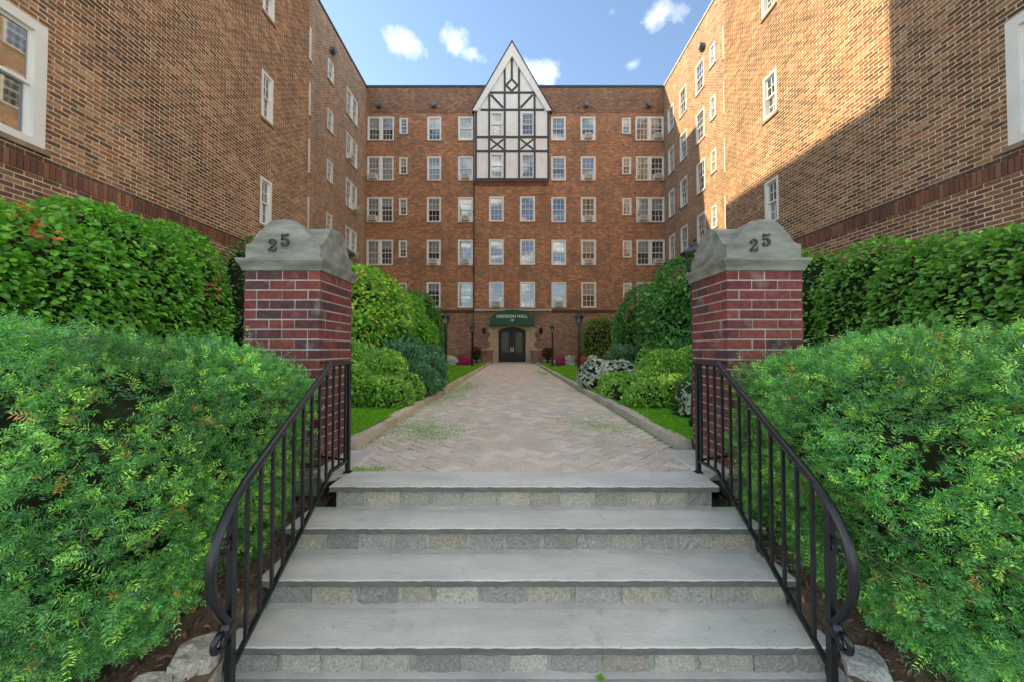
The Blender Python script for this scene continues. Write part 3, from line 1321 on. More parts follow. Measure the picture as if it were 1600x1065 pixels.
BL = [('blind', .5), ('blind', .52), ('blind', 1.0), ('blind', .35), ('blind_cream', .55), ('curtain', 1), None, None, ('blind', .68), ('blind', .48), ('blind', .5), ('blind_cream', 1.0), ('curtain', 1)]

# ---- central block ---------------------------------------------------------
front = thing('apartment_building', 'brown brick apartment house closing the court, with half-timbered white gable', 'building', (0, D, ZB))
rows = [(178, 216), (241.5, 280), (306.5, 346), (374, 414), (441, 481)]
nar = [(180, 205.5), (243, 270), (308, 335), (375, 402), (442, 470)]
cols = [(571.5, 613), (622, 635), (666, 688), (715, 738.5), (764, 787), (812.5, 836), (862, 885), (908.5, 932), (974, 988), (995.5, 1040)]
mf = mp_front()
mgab = mp_front(.28)                                   # gable bay stands proud
mcen = mp_front(.12)                                   # brick bay below it
holes, hcen = [], []
wins = []
for ri in range(5):
    for ci in range(10):
        rr = nar[ri] if ci in (1, 8) else rows[ri]
        sp = (800 - (cols[ci][0] + cols[ci][1]) / 2) / 240 * [(1.0), .3, -.5, -1.6, -2.6][ri]
        u0, u1 = fx(cols[ci][0]), fx(cols[ci][1])
        v0, v1 = fz(rr[1]), fz(rr[0])
        wins.append((ri, ci, u0, u1, v0, v1))
        if ci in (4, 5) and ri < 2:
            continue
        (hcen if ci in (4, 5) else holes).append((u0, u1, v0, v1))
ZPAR = fz(172)                                         # foot of the darker parapet band
ZBASE = fz(484)                                        # top of the dark base
UC0, UC1 = fx(741.5), fx(858.5)
door_w = .99
hole_door = (-door_w, door_w, ZB, fz(510.5))
wall_holes('wall', M['brick_front'], front, mf, XLR - .3, XRR + .3, ZBASE, ZPAR, holes)
wall_holes('base_wall', M['brick_base'], front, mf, XLR - .3, XRR + .3, ZB, ZBASE, [hole_door], .5)
wall_holes('parapet', M['brick_parapet'], front, mp_front(.02), XLR - .3, XRR + .3, ZPAR, ROOF, [])
wall_holes('centre_bay', M['brick_front'], front, mcen, UC0 + .05, UC1 - .05, ZBASE, fz(283), hcen, .3)
t = MB()
for u in (UC0 + .05, UC1 - .05):
    t.face([mf(u, ZBASE, 0), mf(u, ZBASE, .12), mf(u, fz(283), .12), mf(u, fz(283), 0)])
t.build('bay_return', M['sill_stone'], front)
# string course, soldier band under the gable, base band
t = MB()
t.box(UC0, fx(862), ZBASE - .10, ZBASE + .03, .002, .16, mf)
t.build('string_course', M['stone_pale'], front)
t = MB()
for u0, u1 in ((XLR, UC0 - .02), (fx(862) + .01, XRR)):
    u = u0
    while u < u1 - .07:
        t.box(u, u + .066, ZBASE - .24, ZBASE - .02, .001, .03, mf, col=tuple(q * wrng.uniform(.6, 1.0) for q in (.16, .085, .05)))
        u += .076
o = t.build('soldier_course', M['brick_piece'], front)
o['kind'] = 'stuff'
t = MB()
u = UC0 + .06
while u < UC1 - .12:
    t.box(u, u + .066, fz(290), fz(283.2), .121, .16, mf, col=tuple(q * wrng.uniform(.7, 1.15) for q in (.24, .11, .06)))
    u += .076
o = t.build('corbel_course', M['brick_piece'], front)
o['kind'] = 'stuff'
t = MB()
t.box(XLR, XRR, ROOF - .02, ROOF + .12, -.5, .07, mf)
t.build('coping', M['coping'], front)
t = MB()
t.box(XLR - 12, XRR + 12, D + .62, D + 14, ZB, ROOF - .05)
t.build('roof', M['roof'], front)
# round vent hoods on the parapet
for px in (590, 677, 917, 1016):
    u, v = fx(px), fz(161)
    t = MB()
    t.box(u - .20, u + .20, v - .16, v + .06, .021, .14, mf)
    t.prism(disc(u, v + .04, .17, 14), .022, .30, mf)
    t.build('vent_hood', M['metal_grey'], front, bevel=.02)
# rain pipe by the bay
t = MB()
t.tube([mf(fx(740), ZB, .09), mf(fx(740), fz(172), .07)], .032, 8)
for k in range(9):
    z = ZB + .8 + k * 2.0
    t.box(fx(740) - .07, fx(740) + .07, z, z + .05, .002, .15, mf)
t.build('rain_pipe', M['rain_pipe'], front)

ordn = ['top', 'second', 'third', 'fourth', 'lowest']
AC = {(0, 7): 1, (0, 9): 2, (1, 0): 1, (1, 3): 1, (1, 7): 1, (1, 9): 2, (2, 0): 1, (2, 3): 1, (2, 7): 1, (2, 9): 1, (3, 2): 1, (3, 3): 1, (3, 7): 1, (3, 9): 2, (4, 4): 1, (4, 6): 1}
COLN = {0: 'twin window beside the left wing', 2: 'third window from the left wing', 3: 'window left of the white gable bay', 4: 'window above the green awning',
        6: 'window right of the white gable bay', 7: 'second window right of the gable bay', 9: 'twin window beside the right wing'}
for (ri, ci, u0, u1, v0, v1) in wins:
    if ri == 4 and ci in (0, 1):
        pass
    m = mcen if ci in (4, 5) and ri >= 2 else mgab if ci in (4, 5) else mf
    st = wrng.choice(BL)
    if ci in (0, 9):
        window(front, m, u0, u1, v0, v1, None, True, .08, (3, 2, 2), styles=(wrng.choice(BL), wrng.choice(BL)))
    elif ci in (1, 8):
        window(front, m, u0, u1, v0, v1, st, fw=.075, lites=(2, 2, 2))
    elif m is mgab:
        window(front, m, u0 + .07, u1 - .05, fz(211.5 if ri == 0 else 278.5), fz(175 if ri == 0 else 240.5), st, lites=(3, 2, 2), sill=False, proud=.03)
    else:
        window(front, m, u0, u1, v0, v1, st, fw=.09)
    if (ri, ci) in AC:
        k = AC[ri, ci]
        if ci in (0, 9):
            mid = (u0 + u1) / 2
            half = (u1 - u0) / 2
            uc = mid - half * .53 if k == 1 else mid + half * .53
        else:
            uc = (u0 + u1) / 2
        hw = ((u1 - u0) / 2 * .8) if ci in (0, 9) else (u1 - u0)
        ac_unit(m, uc, v0 + .075, 'window air conditioner in the %s row, %s' % (ordn[ri], COLN[ci]), .54, .36, max(.04, (hw - .54) / 2 - .10), bracket=(ri, ci) in ((0, 7), (0, 9), (1, 0)))
# dark rooms behind the glass
t = MB()
t.box(XLR + .2, XRR - .2, D + .55, D + .6, ZB, ROOF - .3)
t.build('room_wall', M['interior'], front)

# half-timbered gable: stucco body
gz0, gze, gza = fz(283), fz(172), fz(66)
t = MB()
ghole = [(fx(764) + .07, fx(787) - .05, fz(278.5), fz(240.5)), (fx(812.5) + .07, fx(836) - .05, fz(278.5), fz(240.5)),
         (fx(764) + .07, fx(787) - .05, fz(211.5), fz(175)), (fx(812.5) + .07, fx(836) - .05, fz(211.5), fz(175))]
wall_holes('stucco_wall', M['stucco'], front, mgab, UC0, UC1, gz0, gze, ghole, .3)
cu = (UC0 + UC1) / 2
t.prism([(UC0, gze), (UC1, gze), (cu, gza - .15)], -2.5, 0, mgab)
t.build('gable', M['stucco'], front)
t = MB()
for u in (UC0, UC1):
    t.face([mgab(u, gz0, 0), mgab(u, gz0, -.3), mgab(u, gze, -.3), mgab(u, gze, 0)])
t.face([mgab(UC0, gz0, 0), mgab(UC1, gz0, 0), mgab(UC1, gz0, -.3), mgab(UC0, gz0, -.3)])
t.build('stucco_return', M['stucco'], front)


def beam(px0, py0, px1, py1, w=.16, off=.03):
    t = MB()
    p, q = Vector((fx(px0), fz(py0), 0)), Vector((fx(px1), fz(py1), 0))
    d = (q - p).normalized()
    nrm = Vector((-d.y, d.x, 0)) * w / 2
    poly = [(p - nrm)[:2], (q - nrm)[:2], (q + nrm)[:2], (p + nrm)[:2]]
    t.prism(poly, .002, off, mgab)
    t.build('timber', M['timber'], front)


for x in (743.6, 764.3, 788.6, 811, 835.4, 856.8):
    beam(x, 283, x, 172.5 if x in (743.6, 856.8) else 142 if x in (764.3, 835.4) else 100, .145, .034)
for y, a, b in ((281.3, 742, 858), (236.5, 743, 857), (214.3, 743, 857), (171, 751, 850), (143.6, 763, 836.5)):
    beam(a, y, b, y, .19 if y > 270 else .15, .040)
beam(799.7, 80, 799.7, 122.5, .15, .034)
for a, b in (((767, 147), (786, 167.5)), ((832.5, 147), (813.5, 167.5))):
    beam(*a, *b, .15, .028)
for x0 in (766.2, 812.8):
    beam(x0 + .5, 217.5, x0 + 20.5, 233.5, .12, .028)
    beam(x0 + .5, 233.5, x0 + 20.5, 217.5, .12, .025)
dm = [(799.7, 122), (808.6, 131.8), (799.7, 141), (790.8, 131.8)]
for i in range(4):
    a, b = dm[i], dm[(i + 1) % 4]
    beam(*a, *b, .14, .029 + .002 * i)
# bargeboards and the little roof behind
for s in (-1, 1):
    ue = cu + s * (UC1 - cu + .14)
    t = MB()
    ze = fz(173.5)
    za = fz(65)
    dz = 1.02
    poly = [(ue, ze), (cu, za), (cu, za - dz), (ue - s * .36, ze - .02)]
    t.prism(poly if s < 0 else poly[::-1], .035 + .003 * (s > 0), .16, mgab)
    t.build('bargeboard', M['white_paint'], front, bevel=.01)
    t = MB()
    d1 = .07
    poly = [(ue + s * .05, ze - .02), (ue + s * .05, ze + .05), (cu, za + .13), (cu, za + .005)]
    t.prism(poly if s > 0 else poly[::-1], -3.0, .20 + .003 * (s > 0), mgab)
    t.build('gable_roof', M['coping'], front)

# ---- entrance --------------------------------------------------------------
arch_z = fz(521)
top_z = fz(511.5)


def arch_pts(w, zs, zt, n=20):
    """four-centred (Tudor) arch from +w to -w"""
    P = []
    for i in range(n + 1):
        a = math.pi * i / n
        P.append((w * math.cos(a), zs + (zt - zs) * (math.sin(a) ** .8)))
    return P


t = MB()                                               # stone surround with arched opening
ow = fx(834.5)
oz = fz(505)
inner = [(door_w - .02, ZB)] + arch_pts(door_w - .02, arch_z, top_z) + [(-door_w + .02, ZB)]
no = len(inner)
outer = []
for i, (u, v) in enumerate(inner):
    if i == 0:
        outer.append((ow, ZB))
    elif i == no - 1:
        outer.append((-ow, ZB))
    else:
        s = max(abs(u) / ow, (v - ZB) / (oz - ZB), 1e-3)
        ang = i / (no - 1)
        if ang < .2:
            outer.append((ow, v))
        elif ang > .8:
            outer.append((-ow, v))
        else:
            f = (ang - .2) / .6
            outer.append((ow * (1 - 2 * f), oz))
for i in range(no - 1):
    a, b, c, d = inner[i], inner[i + 1], outer[i + 1], outer[i]
    t.face([mf(*a, .10), mf(*d, .10), mf(*c, .10), mf(*b, .10)])
    t.face([mf(*a, .10), mf(*b, .10), mf(*b, -.45), mf(*a, -.45)])
    t.face([mf(*d, .10), mf(*d, -.0), mf(*c, -.0), mf(*c, .10)])
t.build('door_surround', M['stone_tan'], front)
for s in (-1, 1):                                      # toothed quoin stones
    for k in range(5):
        if k % 2:
            continue
        t = MB()
        z = ZB + .9 + k * .32
        a0, a1 = sorted((s * ow * .97, s * (ow + .16)))
        t.box(a0, a1, z, z + .30, .004, .103, mf)
        t.build('quoin', M['stone_tan'], front, bevel=.01)
t = MB()
t.box(-ow, ow, ZP - .02, ZP + .07, -.3, .42, mf)
t.build('door_step', M['stone_pale'], front, bevel=.01)
# double door leaves
for s in (-1, 1):
    t = MB()
    ap = arch_pts(door_w - .03, arch_z, top_z - .03, 40)
    half = [(u, v) for u, v in ap if (u * s) >= -1e-6]
    half.sort(key=lambda q: abs(q[0]))
    ucut = .012
    g0, g1 = .24, .74                                  # glazed light
    gz0_, gz1_ = ZP + .74, fz(519.5)

    def topz(u):
        u = abs(u)
        for (a, za), (b, zb_) in zip([(abs(q[0]), q[1]) for q in half][:-1], [(abs(q[0]), q[1]) for q in half][1:]):
            if a <= u <= b:
                return za + (zb_ - za) * (u - a) / max(b - a, 1e-6)
        return arch_z
    xs = [ucut, g0]
    nseg = 10
    edges = [ucut] + [g0] + [g0 + (g1 - g0) * i / nseg for i in range(1, nseg + 1)] + [door_w - .03]
    for a, b in zip(edges[:-1], edges[1:]):
        for lo, hi in (((ZP + .072, None),) if (b <= g0 + 1e-6 or a >= g1 - 1e-6) else ((ZP + .072, gz0_), (gz1_, None))):
            ta, tb = (topz(a), topz(b)) if hi is None else (hi, hi)
            poly = [(s * a, lo), (s * b, lo), (s * b, max(tb, lo + .01)), (s * a, max(ta, lo + .01))]
            t.prism(poly if s > 0 else poly[::-1], -.30, -.24, mf)
    leaf = t.build('door_leaf', M['door_black'], front)
    t = MB()
    t.box(*sorted((s * (g0 - .01), s * (g1 + .01))), gz0_ - .01, gz1_ + .01, -.275, -.268, mf)
    t.build('pane', M['door_glass'], leaf)
    t = MB()
    for z0_, z1_ in ((ZP + .14, ZP + .62),):
        t.box(*sorted((s * .2, s * .78)), z0_, z1_, -.24, -.222, mf)
    t.build('panel', M['door_black'], leaf, bevel=.012)
    t = MB()
    t.box(*sorted((s * .05, s * .10)), ZP + .80, ZP + 1.12, -.24, -.20, mf)
    t.build('handle', M['brass'], leaf, bevel=.008)
t = MB()
t.box(-1.3, 1.3, D + .34, D + .36, ZB, ZBASE - .3)
t.build('hall_wall', M['interior'], front)

# awning
aw = thing('entrance_awning', 'dark green arched canvas awning with white lettering above the door', 'awning', (0, D - .5, fz(517)))
proj = .75
a_w, a_z0, a_z1 = fx(834.8, D - proj), fz(508.3, D - proj), fz(484.3, D - proj)


def aw_prof(n=28):
    P = []
    for i in range(n + 1):
        a = math.pi * i / n
        P.append((a_w * math.cos(a), a_z0 + .12 + (a_z1 - a_z0 - .12) * math.sin(a) ** .82))
    return P


pf = [(a_w, a_z0)] + aw_prof() + [(-a_w, a_z0)]
t = MB()
fr_ = [mf(u, v, proj) for u, v in pf]
t.face(fr_)
t.build('valance', M['awning'], aw)
t = MB()
for i in range(len(pf) - 1):
    (a, za), (b, zb_) = pf[i], pf[i + 1]
    t.face([mf(a, za, proj + .001), mf(a, za, .11), mf(b, zb_, .11), mf(b, zb_, proj + .001)])
    t.face([mf(a * .985, za - .02, proj - .01), mf(b * .985, zb_ - .02, proj - .01), mf(b * .985, zb_ - .02, .11), mf(a * .985, za - .02, .11)])
t.build('canopy', M['awning'], aw)
t = MB()
for a, b in zip(pf[:-1], pf[1:]):
    t.bar(mf(a[0], a[1], proj + .004), mf(b[0], b[1], proj + .004), .03, .03, (0, 1, 0))
t.build('hem', M['awning'], aw)


def lettering(body, size, u, v, w, m, parent, mat, name='lettering', sx=1.0, depth=.006):
    cu_ = bpy.data.curves.new('t', 'FONT')
    cu_.body = body
    cu_.size = size
    cu_.align_x = 'CENTER'
    cu_.space_character = 1.08
    cu_.extrude = 0
    cu_.offset = .006
    tmp = bpy.data.objects.new('t', cu_)
    COL.objects.link(tmp)
    dg = bpy.context.evaluated_depsgraph_get()
    me = bpy.data.meshes.new_from_object(tmp.evaluated_get(dg))
    bpy.data.objects.remove(tmp)
    for vt in me.vertices:
        vt.co = Vector(m(u + vt.co.x * sx, v + vt.co.y, w))
    me.materials.clear()
    o = link(name, me, parent, mat)
    return o


lettering('HADDON HALL', .29, 0, fz(496.6, D - proj), proj + .006, mf, aw, M['lettering'], sx=.98)
lettering('19', .24, 0, fz(502.6, D - proj), proj + .006, mf, aw, M['lettering'])

# low brick piers either side of the door
for s, lab in ((-1, 'low brick pier left of the door with stone coping'), (1, 'low brick pier right of the door with stone coping')):
    lp = thing('low_pier', lab, 'pier', (s * 1.7, D - .6, ZP), 'low piers flanking the door')
    a0, a1 = sorted((s * 1.38, s * 2.05))
    t = MB()
    t.box(a0, a1, ZP - .03, ZP + .92, .11, 1.0, mf)
    t.build('shaft', M['brick_base'], lp)
    t = MB()
    t.box(a0 - .05, a1 + .05, ZP + .921, ZP + 1.0, .105, 1.06, mf)
    t.build('coping', M['stone_pale'], lp, bevel=.01)
    t = MB()
    b0, b1 = sorted((s * 2.12, s * 3.1))
    t.box(b0, b1, ZP - .03, ZP + .22, .2, .75, mf)
    o = t.build('stone_ledge', M['stone_pale'], None, bevel=.012)
    tag(o, 'pale stone ledge against the wall %s of the %s low pier' % (('left', 'left') if s < 0 else ('right', 'right')), 'ledge', 'stone ledges')
# ---- wings -----------------------------------------------------------------


def wing(side):
    left = side < 0
    X, XRc = (XL, XLR) if left else (XR, XRR)
    mN = mp_left(X) if left else mp_right(X)
    mR = mp_left(XRc) if left else mp_right(XRc)
    lab = ('brown brick left wing of the apartment house with soldier brick band above the ivy hedge' if left else
           'brown brick right wing of the apartment house, its upper wall lit by the sun')
    wg = thing('brick_wing', lab, 'building wing', (X, 8, ZB), 'wings of the apartment house')
    # near wall windows (u = distance)
    big = (4.15, 5.60 if left else 5.50, CAMZ + 2.93, CAMZ + 4.75)
    big_up = (4.15, 5.60 if left else 5.50, CAMZ + 5.95, CAMZ + 7.75)
    nw = [big, big_up]
    nd = (10.42, 10.92) if left else (10.28, 10.84)
    off = 3.44 if left else 3.50
    for k in range(5):
        nw.append((nd[0], nd[1], CAMZ + off + 2.98 * k, CAMZ + off + 2.98 * k + (1.33 if left else 1.22)))
    wall_holes('wall', M['brick_wing'], wg, mN, FSTART, WEND, ZB, ROOF, nw, flip=not left)
    for i, h in enumerate(nw):
        st = [None, ('blind', .5), ('curtain', 1), ('blind', .4), None, ('blind', .6), None][i]
        if not left:
            st = [('blind', .9), ('blind', .5), ('blind', .9), ('blind', .95), ('blind', .4), None, None][i]
        window(wg, mN, *h, style=st, fw=.14 if i < 2 else .075, lites=(2, 1, 1) if i < 2 else (2, 2, 2))
    # recessed wall
    rw = []
    lv = [(fz(r[1]), fz(r[0])) for r in rows]
    nv = [(fz(r[1]), fz(r[0])) for r in nar]
    if left:
        specs = [((18.55, 19.72), lv, False), ((21.55, 22.25), nv, False), ((24.05, 25.75), lv, True)]
    else:
        specs = [((18.45, 19.58), lv, False), ((20.35, 20.90), nv, False), ((21.55, 22.55), lv, False), ((23.75, 24.75), lv, False), ((25.65, 26.6), lv, False)]
    for (a, b), lev, dbl in specs:
        for (v0, v1) in lev:
            rw.append((a, b, v0, v1, dbl))
    wall_holes('recessed_wall', M['brick_wing'], wg, mR, WEND - .2, D + .05, ZB, ROOF, [r[:4] for r in rw], flip=not left)
    for k, r in enumerate(rw):
        st = wrng.choice(BL)
        window(wg, mR, *r[:4], style=st, double=r[4], fw=.085, lites=(3, 2, 2), styles=(st, wrng.choice(BL)))
        ri = k % 5
        if left and r[4] and ri in (1, 2, 3):
            uu = r[0] + (.42 if ri == 1 else 1.25)
            ac_unit(mR, uu, r[2] + .075, 'window air conditioner in the %s row twin window of the left recessed wall' % ordn[ri], .54, .36, .06, bracket=(ri == 1))
    # end wall of the near part, street end, outer side, roofs, rooms behind
    xo = X + side * 14
    xa, xb = sorted((X, XRc))
    t = MB()
    t.face([(xa, WEND, ZB), (xb, WEND, ZB), (xb, WEND, ROOF), (xa, WEND, ROOF)], uv=[(xa, ZB), (xb, ZB), (xb, ROOF), (xa, ROOF)])
    t.build('end_wall', M['brick_wing'], wg)
    xa, xb = sorted((X, xo))
    t = MB()
    t.face([(xa, FSTART, ZB - .7), (xb, FSTART, ZB - .7), (xb, FSTART, ROOF), (xa, FSTART, ROOF)], uv=[(xa, ZB), (xb, ZB), (xb, ROOF), (xa, ROOF)])
    t.build('street_wall', M['brick_wing'], wg)
    t = MB()
    t.box(*sorted((X + side * .4, xo)), FSTART + .02, WEND - .02, ROOF - .15, ROOF - .05)
    t.box(*sorted((XRc + side * .4, xo)), WEND - .019, D + .5, ROOF - .149, ROOF - .051)
    t.build('roof', M['roof'], wg)
    t = MB()
    t.box(*sorted((X + side * .60, X + side * .65)), FSTART + .05, WEND - .05, ZB, ROOF - .16)
    t.box(*sorted((XRc + side * .60, XRc + side * .65)), WEND, D, ZB, ROOF - .16)
    t.box(*sorted((xo - side * .1, xo)), FSTART, D + 6, ZB, ROOF - .16)
    t.build('room_wall', M['interior'], wg)
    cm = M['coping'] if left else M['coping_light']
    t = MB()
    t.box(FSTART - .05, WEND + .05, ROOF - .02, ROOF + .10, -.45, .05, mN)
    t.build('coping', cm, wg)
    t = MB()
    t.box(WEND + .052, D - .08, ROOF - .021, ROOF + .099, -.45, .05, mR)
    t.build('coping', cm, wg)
    # vent hood
    for dv in ((21.9,) if left else (21.6,)):
        t = MB()
        v = CAMZ + 17.3
        t.box(dv - .22, dv + .22, v - .15, v + .07, .001, .13, mR)
        t.prism(disc(dv, v + .04, .18, 12), .002, .28, mR)
        t.build('vent_hood', M['metal_grey'], wg, bevel=.02)
    # ------ bricks of the near wall, laid on the same grid as the wall behind them
    zt = CAMZ + 2.80                                   # top of the soldier band
    row_t = round(zt / BH)
    r = random.Random(900 + side)
    band_lo, band_hi = (row_t - 4) * BH, (row_t - 1) * BH   # soldier course
    cand = []
    v_lo = CAMZ + 1.15
    nrow0 = int(v_lo / BH)
    for row in range(nrow0, int((CAMZ + 12.3) / BH)):
        v0, v1 = row * BH, (row + 1) * BH
        if band_lo - 1e-6 <= v0 < band_hi - 1e-6:
            continue
        off_ = .5 if row % 2 else 0.0
        k0 = int(4.55 / BW)
        for k in range(k0, int(WEND / BW) + 1):
            u0, u1 = (k - off_) * BW, (k + 1 - off_) * BW
            if u1 > WEND:
                u1 = WEND - .002
            if u1 - u0 < .05 or u0 > WEND - .05:
                continue
            um = (u0 + u1) / 2
            py = 546 - ((v0 + v1) / 2 - CAMZ) * F / um
            px = 800 - abs(X) * F / um
            if py < -70 or px < -90 or py > 445:
                continue
            if any(h[0] - .05 < u1 and h[1] + .05 > u0 and h[2] - .08 < v1 and h[3] + .01 > v0 for h in nw):
                # keep what is left of the brick beside an opening
                hs = [h for h in nw if h[0] - .05 < u1 and h[1] + .05 > u0 and h[2] - .08 < v1 and h[3] + .01 > v0]
                h = hs[0]
                if u0 < h[0] - .05 < u1:
                    u1 = h[0] - .045
                elif u0 < h[1] + .05 < u1:
                    u0 = h[1] + .045
                else:
                    continue
                if u1 - u0 < .04:
                    continue
            dark = (row == row_t - 1)
            lowred = v0 < band_lo
            parts = [(u0, u1)]
            if u1 - u0 > .2 and r.random() < .16:
                parts = [(u0, um), (um, u1)]
            for a, b in parts:
                cand.append((a, b, v0, v1, dark, lowred, py))
    # the soldier band
    sold = []
    u = 4.6
    while u < WEND - .08:
        sold.append((u, u + BH))
        u += BH
    palr = [(.24, .10, .068), (.20, .085, .06), (.28, .135, .085), (.15, .08, .06)]
    cols_mesh = {}

    def piece(L, H, P, col, key):
        if key not in cols_mesh:
            tb = MB()
            tb.box(-L / 2, L / 2, -H / 2, H / 2, -.012, P, lambda a, b, c: ((c if left else -c), a, b), col=col)
            me = tb.mesh('brick')
            me.materials.append(M['brick_piece'])
            cols_mesh[key] = me
        return cols_mesh[key]
    yl = 352 if left else 378
    vis = sorted([c for c in cand if -10 < c[6] < yl], key=lambda c: c[0])
    chosen = set(id(c) for c in [q for q in vis if q[0] > 5.05][:300])
    rest = MB()
    for c in cand:
        a, b, v0, v1, dark, lowred, py = c
        pal = palr if lowred and r.random() < .6 else PAL_WALL
        ci = r.randrange(len(pal))
        col = pal[ci]
        if dark:
            col = (.11, .07, .052)
            ci = 77
        g = .0092
        pr = .0035 + r.uniform(-.0015, .0015) + (.010 if dark else 0)
        if id(c) in chosen:
            L = round(b - a - 2 * g, 3)
            me = piece(L, BH - 2 * g, .0035 + (.010 if dark else 0), col, (L, ci, pal is palr, dark))
            o = bpy.data.objects.new('brick', me)
            COL.objects.link(o)
            o.parent = wg
            o.location = Vector((X, (a + b) / 2, (v0 + v1) / 2)) - Vector((X, 8, ZB)) + Vector((r.uniform(-.0012, .0012), 0, r.uniform(-.001, .001)))
        else:
            kk = r.uniform(.88, 1.12)
            rest.box(a + g, b - g, v0 + g, v1 - g, .0015, pr, mN, col=tuple(q * kk for q in col), skip=('c0',))
    o = rest.build('brick_field', M['brick_piece'], wg)
    o['kind'] = 'stuff'
    for (a, b) in sold:
        ci = r.randrange(4)
        me = piece(.064, band_hi - band_lo - .011, .024, palr[ci], ('s', ci))
        o = bpy.data.objects.new('soldier_brick', me)
        COL.objects.link(o)
        o.parent = wg
        o.location = Vector((X, (a + b) / 2, (band_lo + band_hi) / 2)) - Vector((X, 8, ZB))
    return wg


wing(-1)
wing(1)

# ================================================================== LAMPS


def lamp_post(x, y, h, label, zb=None):
    zb = ZL if zb is None else zb
    lp = thing('lamp_post', label, 'lamp post', (x, y, zb), 'black lamp posts along the walk')
    t = MB()
    t.lathe(x, y, [(.085, zb - .03), (.085, zb + .06), (.062, zb + .09), (.055, zb + .38), (.062, zb + .40), (.062, zb + .44), (.040, zb + .47),
                   (.036, zb + h - .50), (.050, zb + h - .49), (.050, zb + h - .46), (.034, zb + h - .44), (.034, zb + h - .40)], 14)
    t.build('post', M['iron'], lp)
    z0 = zb + h - .40
    t = MB()
    t.lathe(x, y, [(.05, z0), (.075, z0 + .02), (.075, z0 + .035)], 6)
    for k in range(6):
        a = 2 * math.pi * k / 6
        c, s_ = math.cos(a), math.sin(a)
        t.bar((x + .072 * c, y + .072 * s_, z0 + .03), (x + .115 * c, y + .115 * s_, z0 + .24), .012, .012)
    t.build('lantern_frame', M['iron'], lp)
    t = MB()
    t.lathe(x, y, [(.068, z0 + .036), (.110, z0 + .238)], 6, cap=False)
    t.build('lantern_glass', M['lamp_glass'], lp)
    t = MB()
    t.lathe(x, y, [(.018, z0 + .036), (.018, z0 + .10), (.026, z0 + .13), (.016, z0 + .17)], 8)
    t.build('bulb', M['white_paint'], lp)
    t = MB()
    t.lathe(x, y, [(.160, z0 + .240), (.155, z0 + .255), (.085, z0 + .305), (.055, z0 + .315), (.050, z0 + .345), (.02, z0 + .36), (.015, z0 + .385), (.022, z0 + .40), (.004, z0 + .43)], 12)
    t.build('lantern_roof', M['iron'], lp)
    return lp


lamp_post(-1.93, 4.3, 2.09, 'black lamp post hidden behind the left gate pier, only its lantern showing')
lamp_post(2.06, 4.3, 2.09, 'black lamp post hidden behind the right gate pier, only its lantern showing')
lamp_post(-1.93, 11.2, 1.97, 'near lamp post on the left of the walk, rising from the rhododendron')
lamp_post(1.96, 11.2, 1.97, 'near lamp post on the right lawn, standing clear beside the walk')
lamp_post(-2.10, 20.2, 2.15, 'far lamp post on the left lawn beside the pink flowers')
lamp_post(2.12, 20.2, 2.15, 'far lamp post on the right lawn near the door')

for s, px, lab in ((-1, 756.5, 'dark iron wall lantern left of the awning'), (1, 845, 'dark iron wall lantern right of the awning')):
    u, v = fx(px), fz(516)
    wl_ = thing('wall_lantern', lab, 'wall lantern', mf(u, v, 0), 'wall lanterns by the door')
    t = MB()
    t.box(u - .06, u + .06, v - .2, v + .12, .001, .03, mf)
    t.bar(mf(u, v + .05, .03), mf(u, v + .12, .20), .025, .025)
    t.build('bracket', M['iron'], wl_)
    t = MB()
    p = mf(u, v - .16, .22)
    t.lathe(p[0], p[1], [(.05, p[2] - .12), (.10, p[2] - .02), (.12, p[2] + .18), (.16, p[2] + .19), (.06, p[2] + .30), (.01, p[2] + .36)], 8)
    t.build('lantern', M['iron'], wl_)
# ================================================================== PLANTING
CAMV = np.array([0, 0, CAMZ])


def unit(a):
    return a / np.maximum(np.linalg.norm(a, axis=1, keepdims=True), 1e-9)


def lumps(P, seed, freq):
    g = np.random.default_rng(seed)
    s = np.zeros(len(P))
    for k in range(7):
        d = unit(g.normal(size=(1, 3)))[0]
        s += np.sin(P @ d * freq * g.uniform(.6, 1.7) + g.uniform(0, 6.28))
    return s / 7 * 1.6


